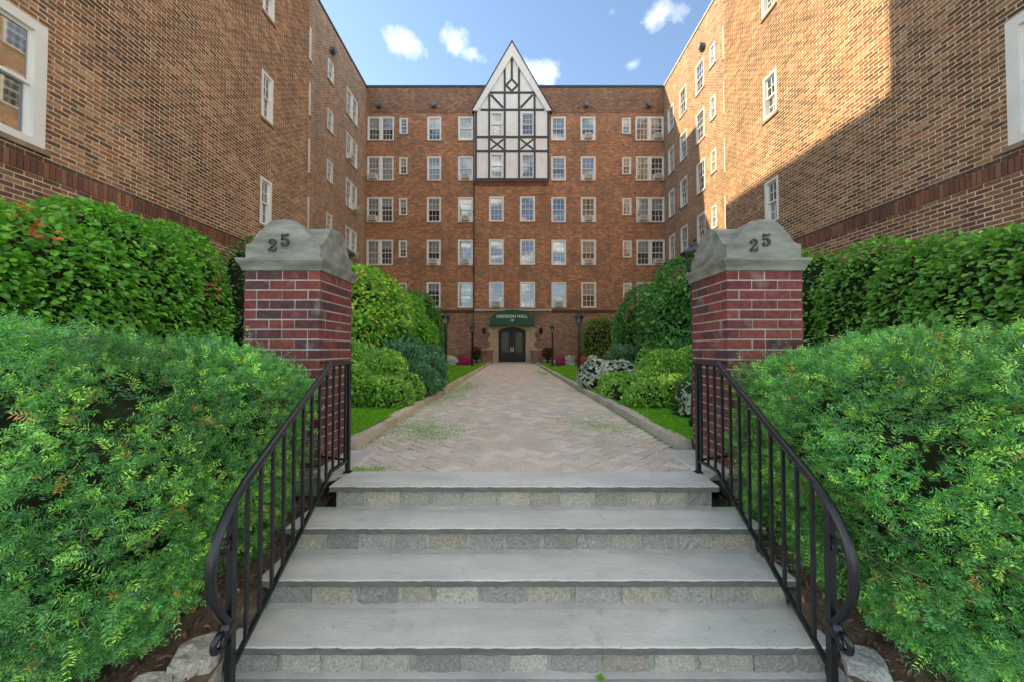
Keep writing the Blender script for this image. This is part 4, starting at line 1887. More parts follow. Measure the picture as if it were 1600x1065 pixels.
def sample_blobs(blobs, n, k, seed, amp=.06, freq=5., depth=.12, zmin=None, taper=0.0, facing=.25):
    """points spread over and just inside the outside of a union of superellipsoids (x, y, zrel, rx, ry, rz)"""
    g = np.random.default_rng(seed)
    areas = np.array([(b[3] * b[4] + b[3] * b[5] + b[4] * b[5]) for b in blobs])
    Pn, Nn = [], []
    for b, ar in zip(blobs, areas):
        m = int(n * 9 * ar / areas.sum())
        d = unit(g.normal(size=(m, 3)))
        sc_ = (np.abs(d) ** k).sum(1) ** (-1.0 / k)
        nq = unit(np.sign(d) * np.abs(d * sc_[:, None]) ** (k - 1))
        wt = sc_ ** 2 / np.maximum((d * nq).sum(1), .15) * np.linalg.norm(nq / np.array(b[3:6]), axis=1)   # even cover per area
        d = d[g.random(m) < wt / np.percentile(wt, 97)]
        m = len(d)
        sc_ = (np.abs(d) ** k).sum(1) ** (-1.0 / k)
        q = d * sc_[:, None]
        nr = np.sign(q) * np.abs(q) ** (k - 1)
        r = np.array(b[3:6])
        c = np.array([b[0], b[1], b[2] + CAMZ])
        nn = unit(nr / r)
        tz = 1 - taper * np.clip((-q[:, 2] + .1), 0, 1)
        qq = q.copy()
        qq[:, 0] *= tz
        qq[:, 1] *= tz
        P = c + qq * r
        P += nn * (lumps(P, seed + 5, freq) * amp)[:, None]
        dep = depth * g.random(m) ** 1.6
        P -= nn * dep[:, None]
        keep = np.ones(m, bool)
        for b2 in blobs:
            if b2 is b:
                continue
            c2 = np.array([b2[0], b2[1], b2[2] + CAMZ])
            e = (np.abs((P - c2) / np.array(b2[3:6])) ** k).sum(1)
            keep &= e > .72
        v = unit(P - CAMV)
        keep &= (nn * v).sum(1) < facing
        if zmin is not None:
            keep &= P[:, 2] > zmin
        Pn.append(P[keep])
        Nn.append(nn[keep])
    P, Nr = np.concatenate(Pn), np.concatenate(Nn)
    if len(P) > n:
        i = g.permutation(len(P))[:n]
        P, Nr = P[i], Nr[i]
    return P, Nr


def leaf_cloud(P, Nr, size, seed, palette, accents=(), style='droop', shape=(.34, .30), petal=False):
    """two folded halves per leaf -> (V, quads, colours)"""
    g = np.random.default_rng(seed)
    n = len(P)
    up = np.array([[0, 0, 1.0]])
    rnd = g.normal(size=(n, 3))
    if style == 'droop':
        ax = unit(Nr * .75 - up * .45 + rnd * .42)
        nm = unit(Nr * .55 + up * .75 + g.normal(size=(n, 3)) * .38)
    elif style == 'up':
        ax = unit(Nr * .6 + up * .55 + rnd * .5)
        nm = unit(Nr * .8 + up * .35 + g.normal(size=(n, 3)) * .5)
    else:
        ax = unit(rnd + Nr * .2)
        nm = unit(Nr + up * .4 + g.normal(size=(n, 3)) * .45)
    sd = unit(np.cross(nm, ax))
    nm = unit(np.cross(ax, sd))
    L = size * g.uniform(.65, 1.2, n)[:, None]
    fold = L * .13
    w1, w2 = shape
    base = P
    tip = P + ax * L - nm * L * .10
    l1 = P + ax * L * .30 + sd * L * w1 + nm * fold
    l2 = P + ax * L * .68 + sd * L * w2 + nm * fold * .7
    r1 = P + ax * L * .30 - sd * L * w1 + nm * fold
    r2 = P + ax * L * .68 - sd * L * w2 + nm * fold * .7
    V = np.stack([base, l1, l2, tip, r2, r1], 1).reshape(-1, 3)
    o = (np.arange(n) * 6)[:, None]
    Fq = np.concatenate([o + np.array([[0, 3, 2, 1]]), o + np.array([[0, 5, 4, 3]])], 1).reshape(-1, 4)
    pal = np.array(palette)
    ci = g.integers(0, len(pal), n)
    C = pal[ci] * g.uniform(.72, 1.28, n)[:, None]
    for col, freq, thr, prob in accents:
        f = lumps(P, int(freq * 100) + seed, freq)
        sel = (f > thr) & (g.random(n) < prob)
        C[sel] = np.array(col) * g.uniform(.75, 1.25, sel.sum())[:, None]
    C = np.repeat(C, 2, axis=0)
    return V, Fq, C


def quad_object(name, V, Fq, C, mat, parent, gain=1.0):
    k = Fq.shape[1]
    me = prep_mesh(name, V, Fq.ravel(), np.arange(len(Fq)) * k, np.full(len(Fq), k), C * gain)
    return link(name, me, parent, mat)


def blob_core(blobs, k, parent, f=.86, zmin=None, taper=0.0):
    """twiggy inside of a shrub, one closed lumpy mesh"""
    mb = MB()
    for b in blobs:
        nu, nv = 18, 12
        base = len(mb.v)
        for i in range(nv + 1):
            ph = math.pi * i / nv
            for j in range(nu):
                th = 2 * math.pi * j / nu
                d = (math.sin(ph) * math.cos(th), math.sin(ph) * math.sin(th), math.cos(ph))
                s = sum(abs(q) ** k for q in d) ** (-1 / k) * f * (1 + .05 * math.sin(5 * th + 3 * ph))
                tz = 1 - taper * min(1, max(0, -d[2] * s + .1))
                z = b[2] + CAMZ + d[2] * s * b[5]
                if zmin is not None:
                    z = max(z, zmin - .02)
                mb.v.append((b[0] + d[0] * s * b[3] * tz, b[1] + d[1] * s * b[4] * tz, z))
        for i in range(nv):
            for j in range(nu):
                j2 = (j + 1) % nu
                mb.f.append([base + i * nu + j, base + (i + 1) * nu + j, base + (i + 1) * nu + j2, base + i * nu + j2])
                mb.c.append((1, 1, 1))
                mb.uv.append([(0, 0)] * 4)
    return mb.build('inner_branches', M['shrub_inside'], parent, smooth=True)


def stems(parent, x, y, z, n, h, spread, seed, r0=.014, mat='bark'):
    r = random.Random(seed)
    for i in range(n):
        t = MB()
        a = r.uniform(0, 6.28)
        p = Vector((x + r.uniform(-.1, .1), y + r.uniform(-.1, .1), z - .03))
        pts = [p.copy()]
        dr = Vector((math.cos(a) * spread, math.sin(a) * spread, 1)).normalized()
        for q in range(5):
            p = p + dr * h / 5
            dr = (dr + Vector((r.uniform(-.25, .25), r.uniform(-.25, .25), r.uniform(-.05, .15)))).normalized()
            pts.append(p.copy())
        t.tube(pts, [r0 * (1 - .13 * q) for q in range(6)], 6)
        t.build('stem', M[mat], parent, smooth=True)


G_EUO = [(.050, .135, .020), (.065, .165, .022), (.038, .105, .018), (.085, .185, .028), (.045, .12, .03)]
G_DARK = [(.026, .080, .020), (.035, .095, .020), (.045, .115, .026), (.022, .065, .022)]
G_RHOD = [(.030, .075, .038), (.040, .095, .045), (.024, .060, .030), (.055, .11, .05)]
G_VARI = [(.055, .13, .022), (.17, .23, .05), (.08, .165, .03), (.04, .10, .02), (.06, .135, .028), (.12, .19, .04)]
YEL, RED, ORA = (.30, .28, .035), (.26, .075, .04), (.32, .16, .05)


def shrub(name, label, cat, blobs, n, size, pal, seed, accents=(), style='droop', k=2.4, amp=.08, freq=4., depth=.16, zmin=None, shape=(.34, .30), group=None, mat='leaf', core=.86,
          nst=3, facing=.3, clump=0):
    x = sum(b[0] for b in blobs) / len(blobs)
    y = sum(b[1] for b in blobs) / len(blobs)
    zmin = ZL + .01 if zmin is None else zmin
    main = list(blobs)
    if clump:
        cr = random.Random(seed + 77)
        for b in list(blobs):
            for q in range(clump):
                a = cr.uniform(-math.pi, 0.15)
                e = cr.uniform(-.1, 1.3)
                f = cr.uniform(.34, .52)
                blobs = blobs + [(b[0] + .72 * b[3] * math.cos(a) * math.cos(e), b[1] + .72 * b[4] * math.sin(a) * math.cos(e), b[2] + .72 * b[5] * math.sin(e),
                                  b[3] * f, b[4] * f, b[5] * f * .9)]
    t = thing(name, label, cat, (x, y, zmin), group)
    P, Nr = sample_blobs(blobs, int(n * (1.9 if clump else 1.0)), k, seed, amp, freq, depth, zmin)
    V, Fq, C = leaf_cloud(P, Nr, size, seed + 1, pal, accents, style, shape)
    quad_object('foliage', V, Fq, C, M[mat], t, 3.5)
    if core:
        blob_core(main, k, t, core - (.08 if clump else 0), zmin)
    if nst:
        stems(t, x, y, zmin, nst, max(b[2] + b[5] for b in blobs) + .4, .35, seed)
    return t


ivy_acc = [(YEL, 1.9, .55, .35), (RED, 3.1, .62, .30), (ORA, 2.3, .8, .4)]


def tall(top, bot=-1.0):
    return (top + bot) / 2, (top - bot) / 2


def hb(x, y, top, rx, ry, bot=-1.0):
    c, r = tall(top, bot)
    return (x, y, c, rx, ry, r)


shrub('leafy_hedge', 'tall leafy hedge with reddening leaves below the soldier band of the left wing', 'hedge',
      [hb(-5.75, 3.3, 1.25, 1.15, 1.0), hb(-5.75, 4.3, 1.50, 1.25, 1.0), hb(-5.8, 5.3, 1.95, 1.15, 1.0), hb(-5.85, 6.3, 2.05, 1.0, .75)], 17000, .082, G_EUO, 301,
      [((.13, .20, .03), 1.5, .1, .45), (RED, 3.7, .75, .30), (ORA, 2.9, .95, .25)], k=2.8, depth=.22, group='hedges against the wings', zmin=CAMZ - .75)
shrub('leafy_hedge', 'dark green leafy shrub between the left wing and the left gate pier', 'hedge', [hb(-5.35, 8.2, 2.35, .85, .9), hb(-5.6, 9.4, 2.5, .9, .9)], 4200, .08, G_DARK, 305, k=2.4,
      group='hedges against the wings', depth=.2)
shrub('leafy_hedge', 'tall leafy hedge with dark gaps below the right wing, right of the right pier', 'hedge',
      [hb(6.1, 3.3, 1.30, 1.25, .95), hb(6.05, 4.25, 1.42, 1.2, .85), hb(6.1, 5.2, 1.50, 1.1, .7), hb(6.1, 6.25, 1.72, .95, .6)], 15500, .082,
      [(.045, .115, .022), (.055, .14, .026), (.035, .09, .02), (.08, .16, .03), (.065, .12, .03)], 311, [(RED, 3.1, .85, .25), (YEL, 1.6, .8, .25)], k=2.8, depth=.22,
      group='hedges against the wings', zmin=CAMZ - .75)
shrub('leafy_hedge', 'leafy green shrub peeping out behind the right side of the right gate pier', 'hedge', [hb(6.0, 7.6, 1.95, .95, .7), hb(6.2, 8.9, 2.0, .9, .9)], 3600, .08, G_EUO, 316, k=2.6,
      group='hedges against the wings')
shrub('euonymus_bush', 'big rounded bush with yellow green top leaves right of the left gate pier', 'bush',
      [hb(-3.45, 8.5, 1.72, 1.22, 1.25), hb(-4.9, 9.6, 2.1, 1.5, 1.2), hb(-3.25, 10.3, 1.45, .98, 1.2)], 11500, .088, G_EUO, 321,
      [((.17, .20, .035), 1.3, .15, .4), (ORA, 2.7, .95, .3), (RED, 3.3, 1.0, .3)], k=2.3, amp=.10, depth=.22, clump=8)
shrub('conifer_shrub', 'dark narrow evergreen shrub behind the left lamp post', 'bush', [hb(-3.35, 13.5, 2.0, .95, .9)], 2600, .10, G_DARK, 325, k=2.2, style='up')
shrub('rounded_bush', 'clipped green bush against the facade behind the left lamp post', 'bush', [hb(-4.2, 18.0, 1.35, 1.1, 1.0)], 2200, .10, G_DARK, 326, k=2.4)
shrub('variegated_shrub', 'low yellow variegated shrub on the left lawn beside the left gate pier', 'bush',
      [hb(-2.0, 6.0, -.38, .45, .4), hb(-2.6, 5.9, -.20, .5, .42), hb(-3.2, 6.1, -.08, .55, .45), hb(-2.3, 6.7, -.05, .5, .45), hb(-2.95, 6.8, .14, .55, .5), hb(-1.8, 6.6, -.42, .34, .35)], 11000, .046, G_VARI, 331, [((.24, .28, .08), 2.6, .35, .45)], 'up', 2.0, .10, 6., depth=.2, clump=4)
shrub('rhododendron', 'blue green rhododendron bush spilling over the left kerb', 'bush', [hb(-1.78, 7.3, -.28, .38, .4), hb(-2.15, 7.7, .12, .48, .45), hb(-1.75, 8.1, -.12, .40, .4), hb(-2.5, 8.4, .32, .55, .5), hb(-2.0, 8.9, .12, .45, .4)], 5000, .085, G_RHOD, 335, (), 'up', 2.1,
      .10, 5., shape=(.20, .17), mat='leaf_gloss', depth=.2, clump=4)
shrub('euonymus_bush', 'tall dark bush directly left of the right gate pier', 'bush', [hb(4.0, 8.2, 1.78, 1.15, 1.15), hb(5.2, 9.2, 2.0, 1.2, 1.1)], 7500, .085, G_DARK, 341, [((.08, .16, .03), 1.7, .4, .5)], k=2.3, clump=8)
shrub('euonymus_bush', 'tall dark rounded bush behind, between the clipped bush and the tall pier bush', 'bush', [hb(4.35, 11.6, 1.78, 1.25, 1.3), hb(5.6, 12.6, 2.0, 1.2, 1.2)], 6200, .085, G_DARK, 345,
      [((.07, .13, .025), 1.7, .5, .5)], k=2.3, clump=8)
shrub('rounded_bush', 'olive green clipped round bush behind the flower bed on the right', 'bush', [hb(5.3, 22.6, 1.85, 1.2, 1.1), hb(6.5, 23.0, 1.8, 1.1, 1.0)], 4200, .10,
      [(.06, .10, .025), (.08, .13, .03), (.045, .08, .02)], 351, [((.13, .12, .04), 1.5, .4, .5)], k=2.5)
shrub('rhododendron', 'small dark rhododendron behind the yellow shrub on the right', 'bush', [hb(2.75, 9.3, .10, .52, .5)], 1700, .085, G_RHOD, 355, (), 'up', 2.2, .06, 5., shape=(.20, .17), mat='leaf_gloss')
shrub('variegated_shrub', 'low yellow variegated shrub on the right lawn beside the kerb', 'bush',
      [hb(2.15, 6.0, -.50, .40, .36), hb(2.7, 5.8, -.36, .46, .4), hb(3.25, 6.1, -.22, .5, .45), hb(1.98, 6.8, -.50, .38, .4), hb(2.45, 6.7, -.28, .5, .45), hb(2.05, 7.5, -.44, .38, .4), hb(2.9, 7.2, -.08, .5, .45), hb(3.35, 7.0, .02, .5, .45)], 12000, .046, G_VARI, 361, [((.27, .29, .07), 2.4, .15, .45)], 'up', 2.0, .10, 6., depth=.2, clump=4)
shrub('leafy_perennial', 'loose pale green perennial behind the yellow shrub, right of the walk', 'bush', [hb(3.25, 7.9, .22, .55, .5)], 1500, .075, [(.10, .18, .04), (.14, .22, .06), (.07, .14, .03)], 365, (), 'up', 2.1,
      .12, 6., shape=(.22, .18))
shrub('leafy_perennial', 'blue green leafy shrub beside the lawn at the foot of the right gate pier', 'bush', [hb(3.05, 5.5, -.08, .5, .5)], 1800, .07, [(.04, .11, .05), (.06, .13, .06), (.03, .085, .035)], 367, (), 'up', 2.1,
      .10, 6., shape=(.24, .2))


def flowers(name, label, blobs, nleaf, nflow, size, cols, seed, group, fl=.05):
    x = sum(b[0] for b in blobs) / len(blobs)
    y = sum(b[1] for b in blobs) / len(blobs)
    t = thing(name, label, 'flowers', (x, y, ZL), group)
    P, Nr = sample_blobs(blobs, nleaf, 2.2, seed, .04, 7., .1, ZL)
    V, Fq, C = leaf_cloud(P, Nr, size, seed + 1, G_EUO, (), 'up')
    quad_object('foliage', V, Fq, C, M['leaf'], t)
    P, Nr = sample_blobs(blobs, nflow, 2.2, seed + 3, .05, 7., .02, ZL + .06)
    P = P + Nr * .02
    # each bloom: five petals
    g = np.random.default_rng(seed + 4)
    bl = np.repeat(P, 5, axis=0)
    nr = np.repeat(unit(Nr + g.normal(size=Nr.shape) * .3), 5, axis=0)
    n = len(bl)
    ang = np.tile(np.arange(5) * 2 * math.pi / 5, len(P))
    a1 = unit(np.cross(nr, np.array([[.31, .2, .93]])))
    a2 = np.cross(nr, a1)
    ax = unit(a1 * np.cos(ang)[:, None] + a2 * np.sin(ang)[:, None] + nr * .35)
    sd = np.cross(nr, ax)
    V = np.stack([bl, bl + ax * fl * .6 + sd * fl * .4, bl + ax * fl, bl + ax * fl * .6 - sd * fl * .4], 1).reshape(-1, 3)
    Fq = (np.arange(n) * 4)[:, None] + np.array([[0, 1, 2, 3]])
    pal = np.array(cols)
    C = np.repeat(pal[g.integers(0, len(pal), len(P))] * g.uniform(.8, 1.1, len(P))[:, None], 5, axis=0)
    quad_object('blooms', V, Fq, C, M['petal'], t)['kind'] = 'stuff'
    blob_core(blobs, 2.2, t, .8, ZL)


WHT = [(.75, .75, .72), (.68, .70, .66)]
PNK = [(.60, .06, .22), (.68, .10, .30), (.52, .04, .16)]
ROS = [(.62, .16, .16), (.66, .25, .25), (.5, .1, .12)]
flowers('flower_clump', 'mound of white flowers beside the right kerb, behind the yellow shrub', [hb(1.98, 8.75, -.22, .46, .6), hb(2.25, 8.3, -.25, .4, .5)], 1200, 620, .06, WHT, 401, 'flower clumps', .045)
flowers('flower_clump', 'white hydrangea flowers at the foot of the right gate pier', [hb(2.38, 5.0, -.42, .26, .3)], 700, 90, .07, WHT, 405, 'flower clumps', .055)
far = [(-3.45, 21.5, WHT, 'white flowers under the facade, left of the magenta clump', .42), (-2.75, 21.8, PNK, 'magenta flowers under the facade by the far left lamp', .5),
       (2.75, 21.2, PNK, 'pink flowers nearest the door on the right bed', .28), (3.2, 21.0, WHT, 'first white clump from the door in the right bed', .34), (3.75, 20.8, ROS, 'rose flowers left of the second white clump in the right bed', .36),
       (4.3, 20.6, WHT, 'second white clump from the door in the right bed', .34), (4.95, 20.5, PNK, 'magenta flowers at the outer end of the right bed', .48)]
for i, (x, y, pal, lab, rx) in enumerate(far):
    zrel = -.86
    flowers('flower_clump', lab, [(x, y, -.78, rx, .5, .42)], 300, 260, .09, pal, 410 + 5 * i, 'flower clumps', .10)

# urns by the door
for s, lab in ((-1, 'black urn with red and green plant left of the door'), (1, 'black urn with red and green plant right of the door')):
    x, y = s * 2.4, D - 1.5
    u = thing('urn_planter', lab, 'planter', (x, y, ZL), 'urns by the door')
    t = MB()
    z = ZL
    t.lathe(x, y, [(.17, z), (.17, z + .05), (.08, z + .08), (.06, z + .18), (.10, z + .22), (.22, z + .34), (.25, z + .46), (.30, z + .48), (.30, z + .51), (.22, z + .51), (.2, z + .44)], 16)
    t.build('bowl', M['iron'], u)
    bl = [(x, y, z - CAMZ + .68, .34, .34, .30)]
    P, Nr = sample_blobs(bl, 420, 2.0, 500 + s, .04, 6., .2)
    V, Fq, C = leaf_cloud(P, Nr, .15, 501, [(.05, .12, .03), (.08, .16, .03), (.28, .05, .05), (.20, .04, .04)], (), 'up')
    quad_object('foliage', V, Fq, C, M['leaf'], u)

# ------------------------------------------------------------------ yew hedges in front


def yew(label, blobs, n, seed, taper, zmin, k=3.2):
    t = thing('yew_hedge', label, 'hedge', (blobs[0][0], blobs[0][1], zmin), 'yew hedges by the steps')
    k = 4.6
    P, Nr = sample_blobs(blobs, n, k, seed, .07, 5.5, .15, zmin, taper, .35)
    # open pockets between the clipped shoots
    fl = lumps(P, seed + 31, 15.) + .5 * lumps(P, seed + 37, 34.)
    g = np.random.default_rng(seed)
    keep = (fl > -.48) | (g.random(len(P)) < .15)
    P, Nr, fl = P[keep], Nr[keep], fl[keep]
    P = P + Nr * (np.clip(fl, -1, 1) * .065)[:, None]
    n = len(P)
    up = np.array([[0, 0, 1.0]])
    low = np.clip((zmin + .7 - P[:, 2]) / .7, 0, 1)[:, None]
    ax = unit(Nr * .50 + up * (.16 - .75 * low) + g.normal(size=(n, 3)) * np.array([[.62, .45, .40]]))
    nm = unit(up * .75 + Nr * .65 + g.normal(size=(n, 3)) * .45)
    sd = unit(np.cross(nm, ax))
    nm = np.cross(ax, sd)
    L = g.uniform(.040, .080, n)
    stray = g.random(n) < .05
    L[stray] *= g.uniform(1.5, 2.4, stray.sum())
    P[stray] += Nr[stray] * .03
    pairs = 7
    nl = .025
    Vs, Cs = [], []
    pal = np.array([(.030, .098, .022), (.042, .130, .027), (.020, .076, .022), (.062, .158, .034), (.034, .110, .036)])
    C0 = pal[g.integers(0, len(pal), n)] * g.uniform(.75, 1.25, n)[:, None]
    lf = lumps(P, seed + 9, 3.2)
    y = (g.random(n) < np.clip(.10 + .14 * lf, 0.03, .4))
    C0[y] = np.array((.17, .29, .045)) * g.uniform(.7, 1.2, y.sum())[:, None]
    br = (g.random(n) < .012)
    C0[br] = np.array((.22, .10, .03))
    tone = lumps(P, seed + 51, 9.0)
    C0 *= (1 + .38 * np.clip(tone, -1, 1))[:, None]
    tipy = (lumps(P, seed + 57, 21.) > .55) & (g.random(n) < .38)
    C0[tipy] = np.array((.12, .245, .055)) * g.uniform(.7, 1.25, tipy.sum())[:, None]
    for q in range(pairs):
        f = (q + .7) / pairs
        b = P + ax * (L * f)[:, None]
        ln = nl * (1.0 - .45 * abs(f - .45)) * g.uniform(.8, 1.15, n)[:, None]
        for s in (-1, 1):
            dr = unit(sd * s * .85 + ax * .55 + nm * g.uniform(-.55, .75, n)[:, None] + g.normal(size=(n, 3)) * .16)
            wd = unit(np.cross(dr, nm) + g.normal(size=(n, 3)) * .3) * .0027
            Vs.append(np.stack([b, b + dr * ln * .45 + wd, b + dr * ln, b + dr * ln * .45 - wd], 1))
            Cs.append(C0 * (1 + .5 * (f - .5)))
    tw = sd * .0011
    V = np.stack(Vs, 1).reshape(-1, 3)
    C = np.stack(Cs, 1).reshape(-1, 3)
    Fq = np.arange(len(V)).reshape(-1, 4)
    quad_object('foliage', V, Fq, C, M['needle'], t, 3.3)
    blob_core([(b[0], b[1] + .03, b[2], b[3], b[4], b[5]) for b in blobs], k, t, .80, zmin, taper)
    # bare shoots and stems near the ground
    r = random.Random(seed)
    tips = [i for i in range(n) if P[i, 2] < zmin + .75]
    r.shuffle(tips)
    for i in tips[:70]:
        p = Vector(P[i]) + Vector(Nr[i]) * .02
        m = MB()
        d = (Vector((-Nr[i][0], -Nr[i][1], 0)) * .5 + Vector((r.uniform(-.8, .8), r.uniform(-.5, .5), r.uniform(-.2, .6)))).normalized()
        pts = [p.copy()]
        for q in range(6):
            p = p + d * r.uniform(.02, .045)
            d = (d + Vector((r.uniform(-.4, .4), r.uniform(-.4, .4), r.uniform(-.4, .4)))).normalized()
            pts.append(p.copy())
        m.tube(pts, [.0036 - .0004 * q for q in range(7)], 5)
        m.build('twig', M['twig'], t, smooth=True)
    for i in range(7):
        x = blobs[0][0] + r.uniform(-.75, .75) * blobs[0][3]
        m = MB()
        p = Vector((x, blobs[0][1] + r.uniform(-.2, .3), zmin - .12))
        pts = [p.copy()]
        for q in range(5):
            p = p + Vector((r.uniform(-.05, .05), r.uniform(-.06, .03), .16))
            pts.append(p.copy())
        m.tube(pts, [.03 - .003 * q for q in range(6)], 7)
        m.build('stem', M['bark'], t, smooth=True)
    return t


yew('clipped yew hedge filling the left foreground in front of the left gate pier', [(-3.22, 2.26, -.75, 1.84, .84, .80)], 38000, 601, .16, CAMZ - 1.47)
yew('clipped yew hedge filling the right foreground in front of the right gate pier', [(3.43, 2.26, -.78, 1.86, .86, .83)], 39000, 641, .10, CAMZ - 1.52)

# ------------------------------------------------------------------ grass, litter, edging


def blades(name, label, region, n, h, seed, zf, pal, cond=None, lean=.5, wid=.0035):
    g = np.random.default_rng(seed)
    x = g.uniform(region[0], region[1], n)
    # density falls with distance so that the picture is evenly covered
    u = g.random(n)
    y0, y1 = region[2], region[3]
    y = 1 / (1 / y0 - u * (1 / y0 - 1 / y1))
    if cond is not None:
        k = cond(x, y, g)
        x, y = x[k], y[k]
    n = len(x)
    z = zf(x, y)
    hh = h * g.uniform(.5, 1.2, n) * (1 + .06 * y)
    a = g.uniform(0, 6.28, n)
    dx, dy = np.cos(a), np.sin(a)
    w = wid * (1 + .10 * y)
    ln = hh * lean * g.uniform(.2, 1.2, n)
    b = g.uniform(0, 6.28, n)
    B = np.stack([x, y, z - .004], 1)
    W = np.stack([dx * w, dy * w, np.zeros(n)], 1)
    T = B + np.stack([np.cos(b) * ln, np.sin(b) * ln, hh], 1)
    V = np.stack([B - W, B + W, T], 1).reshape(-1, 3)
    Fq = np.arange(len(V)).reshape(-1, 3)
    C = np.array(pal)[g.integers(0, len(pal), n)] * g.uniform(.75, 1.25, n)[:, None]
    o = quad_object(name, V, Fq, C, M['grass'], None, 3.0)
    return tag(o, label, 'grass', None, 'stuff')


lz = lambda x, y: ZL + .012 * np.sin(2.1 * x + 1.3 * y) + .01 * np.sin(1.7 * y)
G_GRASS = [(.060, .16, .012), (.085, .20, .016), (.048, .13, .014), (.12, .23, .025)]
blades('grass', 'short bright green grass of the left lawn', (-4.2, -1.575, 3.7, 24), 90000, .024, 701, lz, G_GRASS)
blades('grass', 'short bright green grass of the right lawn', (1.68, 4.6, 3.7, 24), 90000, .024, 702, lz, G_GRASS)


def walk_patch(x, y, g):
    f = np.sin(3.1 * x + 1.0) * np.sin(2.3 * y + .5) + .6 * np.sin(7 * x - 3 * y)
    p1 = .6 * np.exp(-(((x + 1.05) / .38) ** 2 + ((y - 4.55) / .55) ** 2))
    p2 = np.exp(-(((x - 1.05) / .36) ** 2 + ((y - 5.0) / .55) ** 2))
    p3 = np.exp(-(((x + 1.20) / .35) ** 2 + ((y - 9.5) / 2.2) ** 2)) * .8
    p4 = np.exp(-(((x + 1.22) / .28) ** 2 + ((y - 3.06) / .05) ** 2)) * 1.2
    p5 = np.exp(-(((x - 1.25) / .25) ** 2 + ((y - 15.5) / 2.5) ** 2)) * .8
    edge = np.where((x < PX0 + .06) | (x > PX1 - .05), .35, 0)
    pr = np.clip(p1 + p2 * .45 + p3 + p4 + p5 + edge, 0, 1) * (f * .25 + .7)
    # the blades stand in the joints of the herringbone
    rx = ((x - .03) + y) * ca
    ry = (y - (x - .03)) * ca
    j = np.minimum(np.abs((rx / W_ + .5) % 1 - .5), np.abs((ry / W_ + .5) % 1 - .5))
    return (g.random(len(x)) < pr * np.where(j < .12, 1.0, .35))


blades('joint_grass', 'thin grass and moss growing in the joints of the brick walk', (PX0, PX1, 3.0, 20), 260000, .018, 703, lambda x, y: np.full(len(x), ZP - .006),
       [(.06, .15, .02), (.09, .19, .03), (.10, .16, .05)], walk_patch, 1.2, .003)

# leaf litter and wood chips on the beds
g = np.random.default_rng(811)
for s, lab in ((-1, 'brown wood chips and leaf litter on the bed under the left hedge'), (1, 'brown wood chips and leaf litter on the bed under the right hedge')):
    n = 5200
    x = g.uniform(1.40, 4.2, n) * s + (.16 if s > 0 else 0)
    y = g.uniform(1.32, 3.0, n)
    z = np.array([.03 + bed_h(a, b) for a, b in zip(x, y)])
    P = np.stack([x, y, z + .006], 1)
    Nr = np.tile(np.array([[0, 0, 1.0]]), (n, 1))
    V, Fq, C = leaf_cloud(P, Nr, .042, 812 + s, [(.17, .10, .06), (.26, .15, .085), (.12, .08, .055), (.36, .24, .14), (.22, .13, .09)],
                          [((.48, .38, .27), 9., .7, .35)], 'flat', (.16, .15))
    o = quad_object('leaf_litter', V, Fq, C, M['mulch'], None)
    tag(o, lab, 'litter', None, 'stuff')

# granite edging stones at the foot of the beds
for s, lab, pts in ((-1, 'rough granite edging stones at the lower left of the steps', [(-1.475, 1.84, .20, .17), (-1.545, 1.62, .23, .18), (-1.66, 1.39, .25, .18), (-1.82, 1.17, .26, .18)]),
                    (1, 'rough granite edging stones at the lower right of the steps', [(1.645, 1.84, .20, .16), (1.72, 1.62, .23, .17), (1.84, 1.39, .25, .18), (2.0, 1.17, .26, .18)])):
    e = thing('stone_edging', lab, 'edging', (pts[0][0], pts[0][1], 0), 'granite edgings beside the steps')
    for i, (x, y, L, w) in enumerate(pts):
        a = math.radians(90 - 22 * s)
        t = MB()
        cs, sn = math.cos(a), math.sin(a)
        rock(t, -L / 2, L / 2, -w / 2, w / 2, -.05, (.205 if s < 0 else .165) - .02 * i, (.62, .56, .47) if s < 0 else (.54, .53, .50), .012, 70 + i + 10 * s, 5, 4, 3,
             lambda u, v, w_: (x + u * cs - v * sn, y + u * sn + v * cs, w_), .5)
        t.build('edging_stone', M['granite'], e)

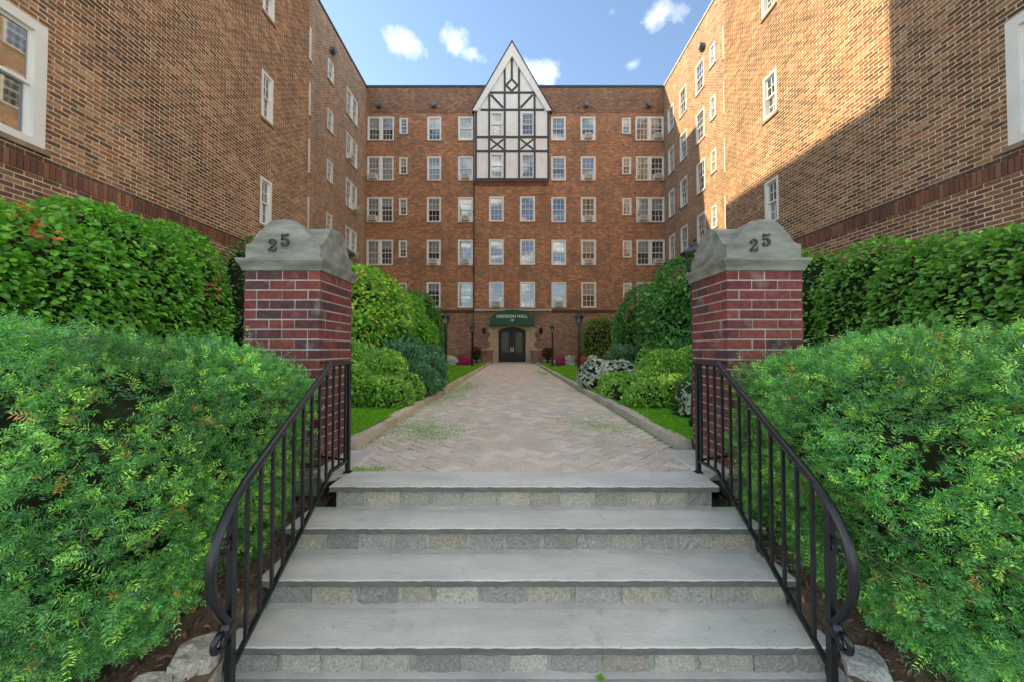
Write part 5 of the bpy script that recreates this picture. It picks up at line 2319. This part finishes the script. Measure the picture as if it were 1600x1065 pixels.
# a few fallen leaves
lrng = random.Random(99)
spots = [(-1.42, 1.62, .012, 'tan'), (-1.36, 1.55, .012, 'orange'), (-1.48, 1.70, .03, 'orange'), (-1.33, 1.68, .012, 'yellow'), (1.60, 1.66, .012, 'tan'), (1.55, 1.60, .012, 'yellow'), (1.68, 1.70, .03, 'brown'),
         (.40, 1.915, .01, 'green'), (1.50, 1.70, .012, 'brown'), (-1.40, 1.48, .012, 'brown')]
lcol = {'tan': (.42, .27, .15), 'orange': (.36, .13, .03), 'yellow': (.42, .40, .10), 'brown': (.18, .10, .05), 'green': (.22, .50, .03)}
lname = {0: 'tan fallen leaf nearest the left edging stone', 1: 'orange fallen leaf in the lower left corner by the railing post', 2: 'orange fallen leaf against the left edging stone', 3: 'yellow fallen leaf by the left railing post',
         4: 'large tan fallen leaf behind the right railing post', 5: 'yellow fallen leaf at the foot of the right railing post', 6: 'brown fallen leaf against the right edging stone',
         7: 'bright green leaf lying on the landing below the steps', 8: 'brown fallen leaf beside the right railing post', 9: 'brown fallen leaf left of the left railing post'}
for i, (x, y, z, c) in enumerate(spots):
    t = MB()
    a = lrng.uniform(0, 6.28)
    L = lrng.uniform(.075, .11) if c != 'green' else .06
    out = [(0, 0), (.18, .22), (.35, .18), (.45, .34), (.62, .20), (.80, .22), (1, 0)]
    up = [.0, .02, .03, .05, .03, .03, .0]
    for sgn in (-1, 1):
        for q in range(len(out) - 1):
            pts = []
            for (u, v), h in ((out[q], 0), ((out[q][0], out[q][1] * sgn), .12 * out[q][1]), ((out[q + 1][0], out[q + 1][1] * sgn), .12 * out[q + 1][1])):
                pass
            A = Vector((out[q][0], 0, 0))
            B = Vector((out[q][0], out[q][1] * sgn, .4 * out[q][1]))
            C_ = Vector((out[q + 1][0], out[q + 1][1] * sgn, .4 * out[q + 1][1]))
            D_ = Vector((out[q + 1][0], 0, 0))
            ring = [A, B, C_, D_] if q else [A, C_, D_]
            if q == len(out) - 2:
                ring = [A, B, C_]
            t.face([(x + L * (p.x * math.cos(a) - p.y * math.sin(a)), y + L * (p.x * math.sin(a) + p.y * math.cos(a)), z + L * p.z + .1 * L * p.x) for p in ring], lcol[c])
    o = t.build('fallen_leaf', M['leaf'], None)
    tag(o, lname[i], 'leaf', 'fallen leaves')
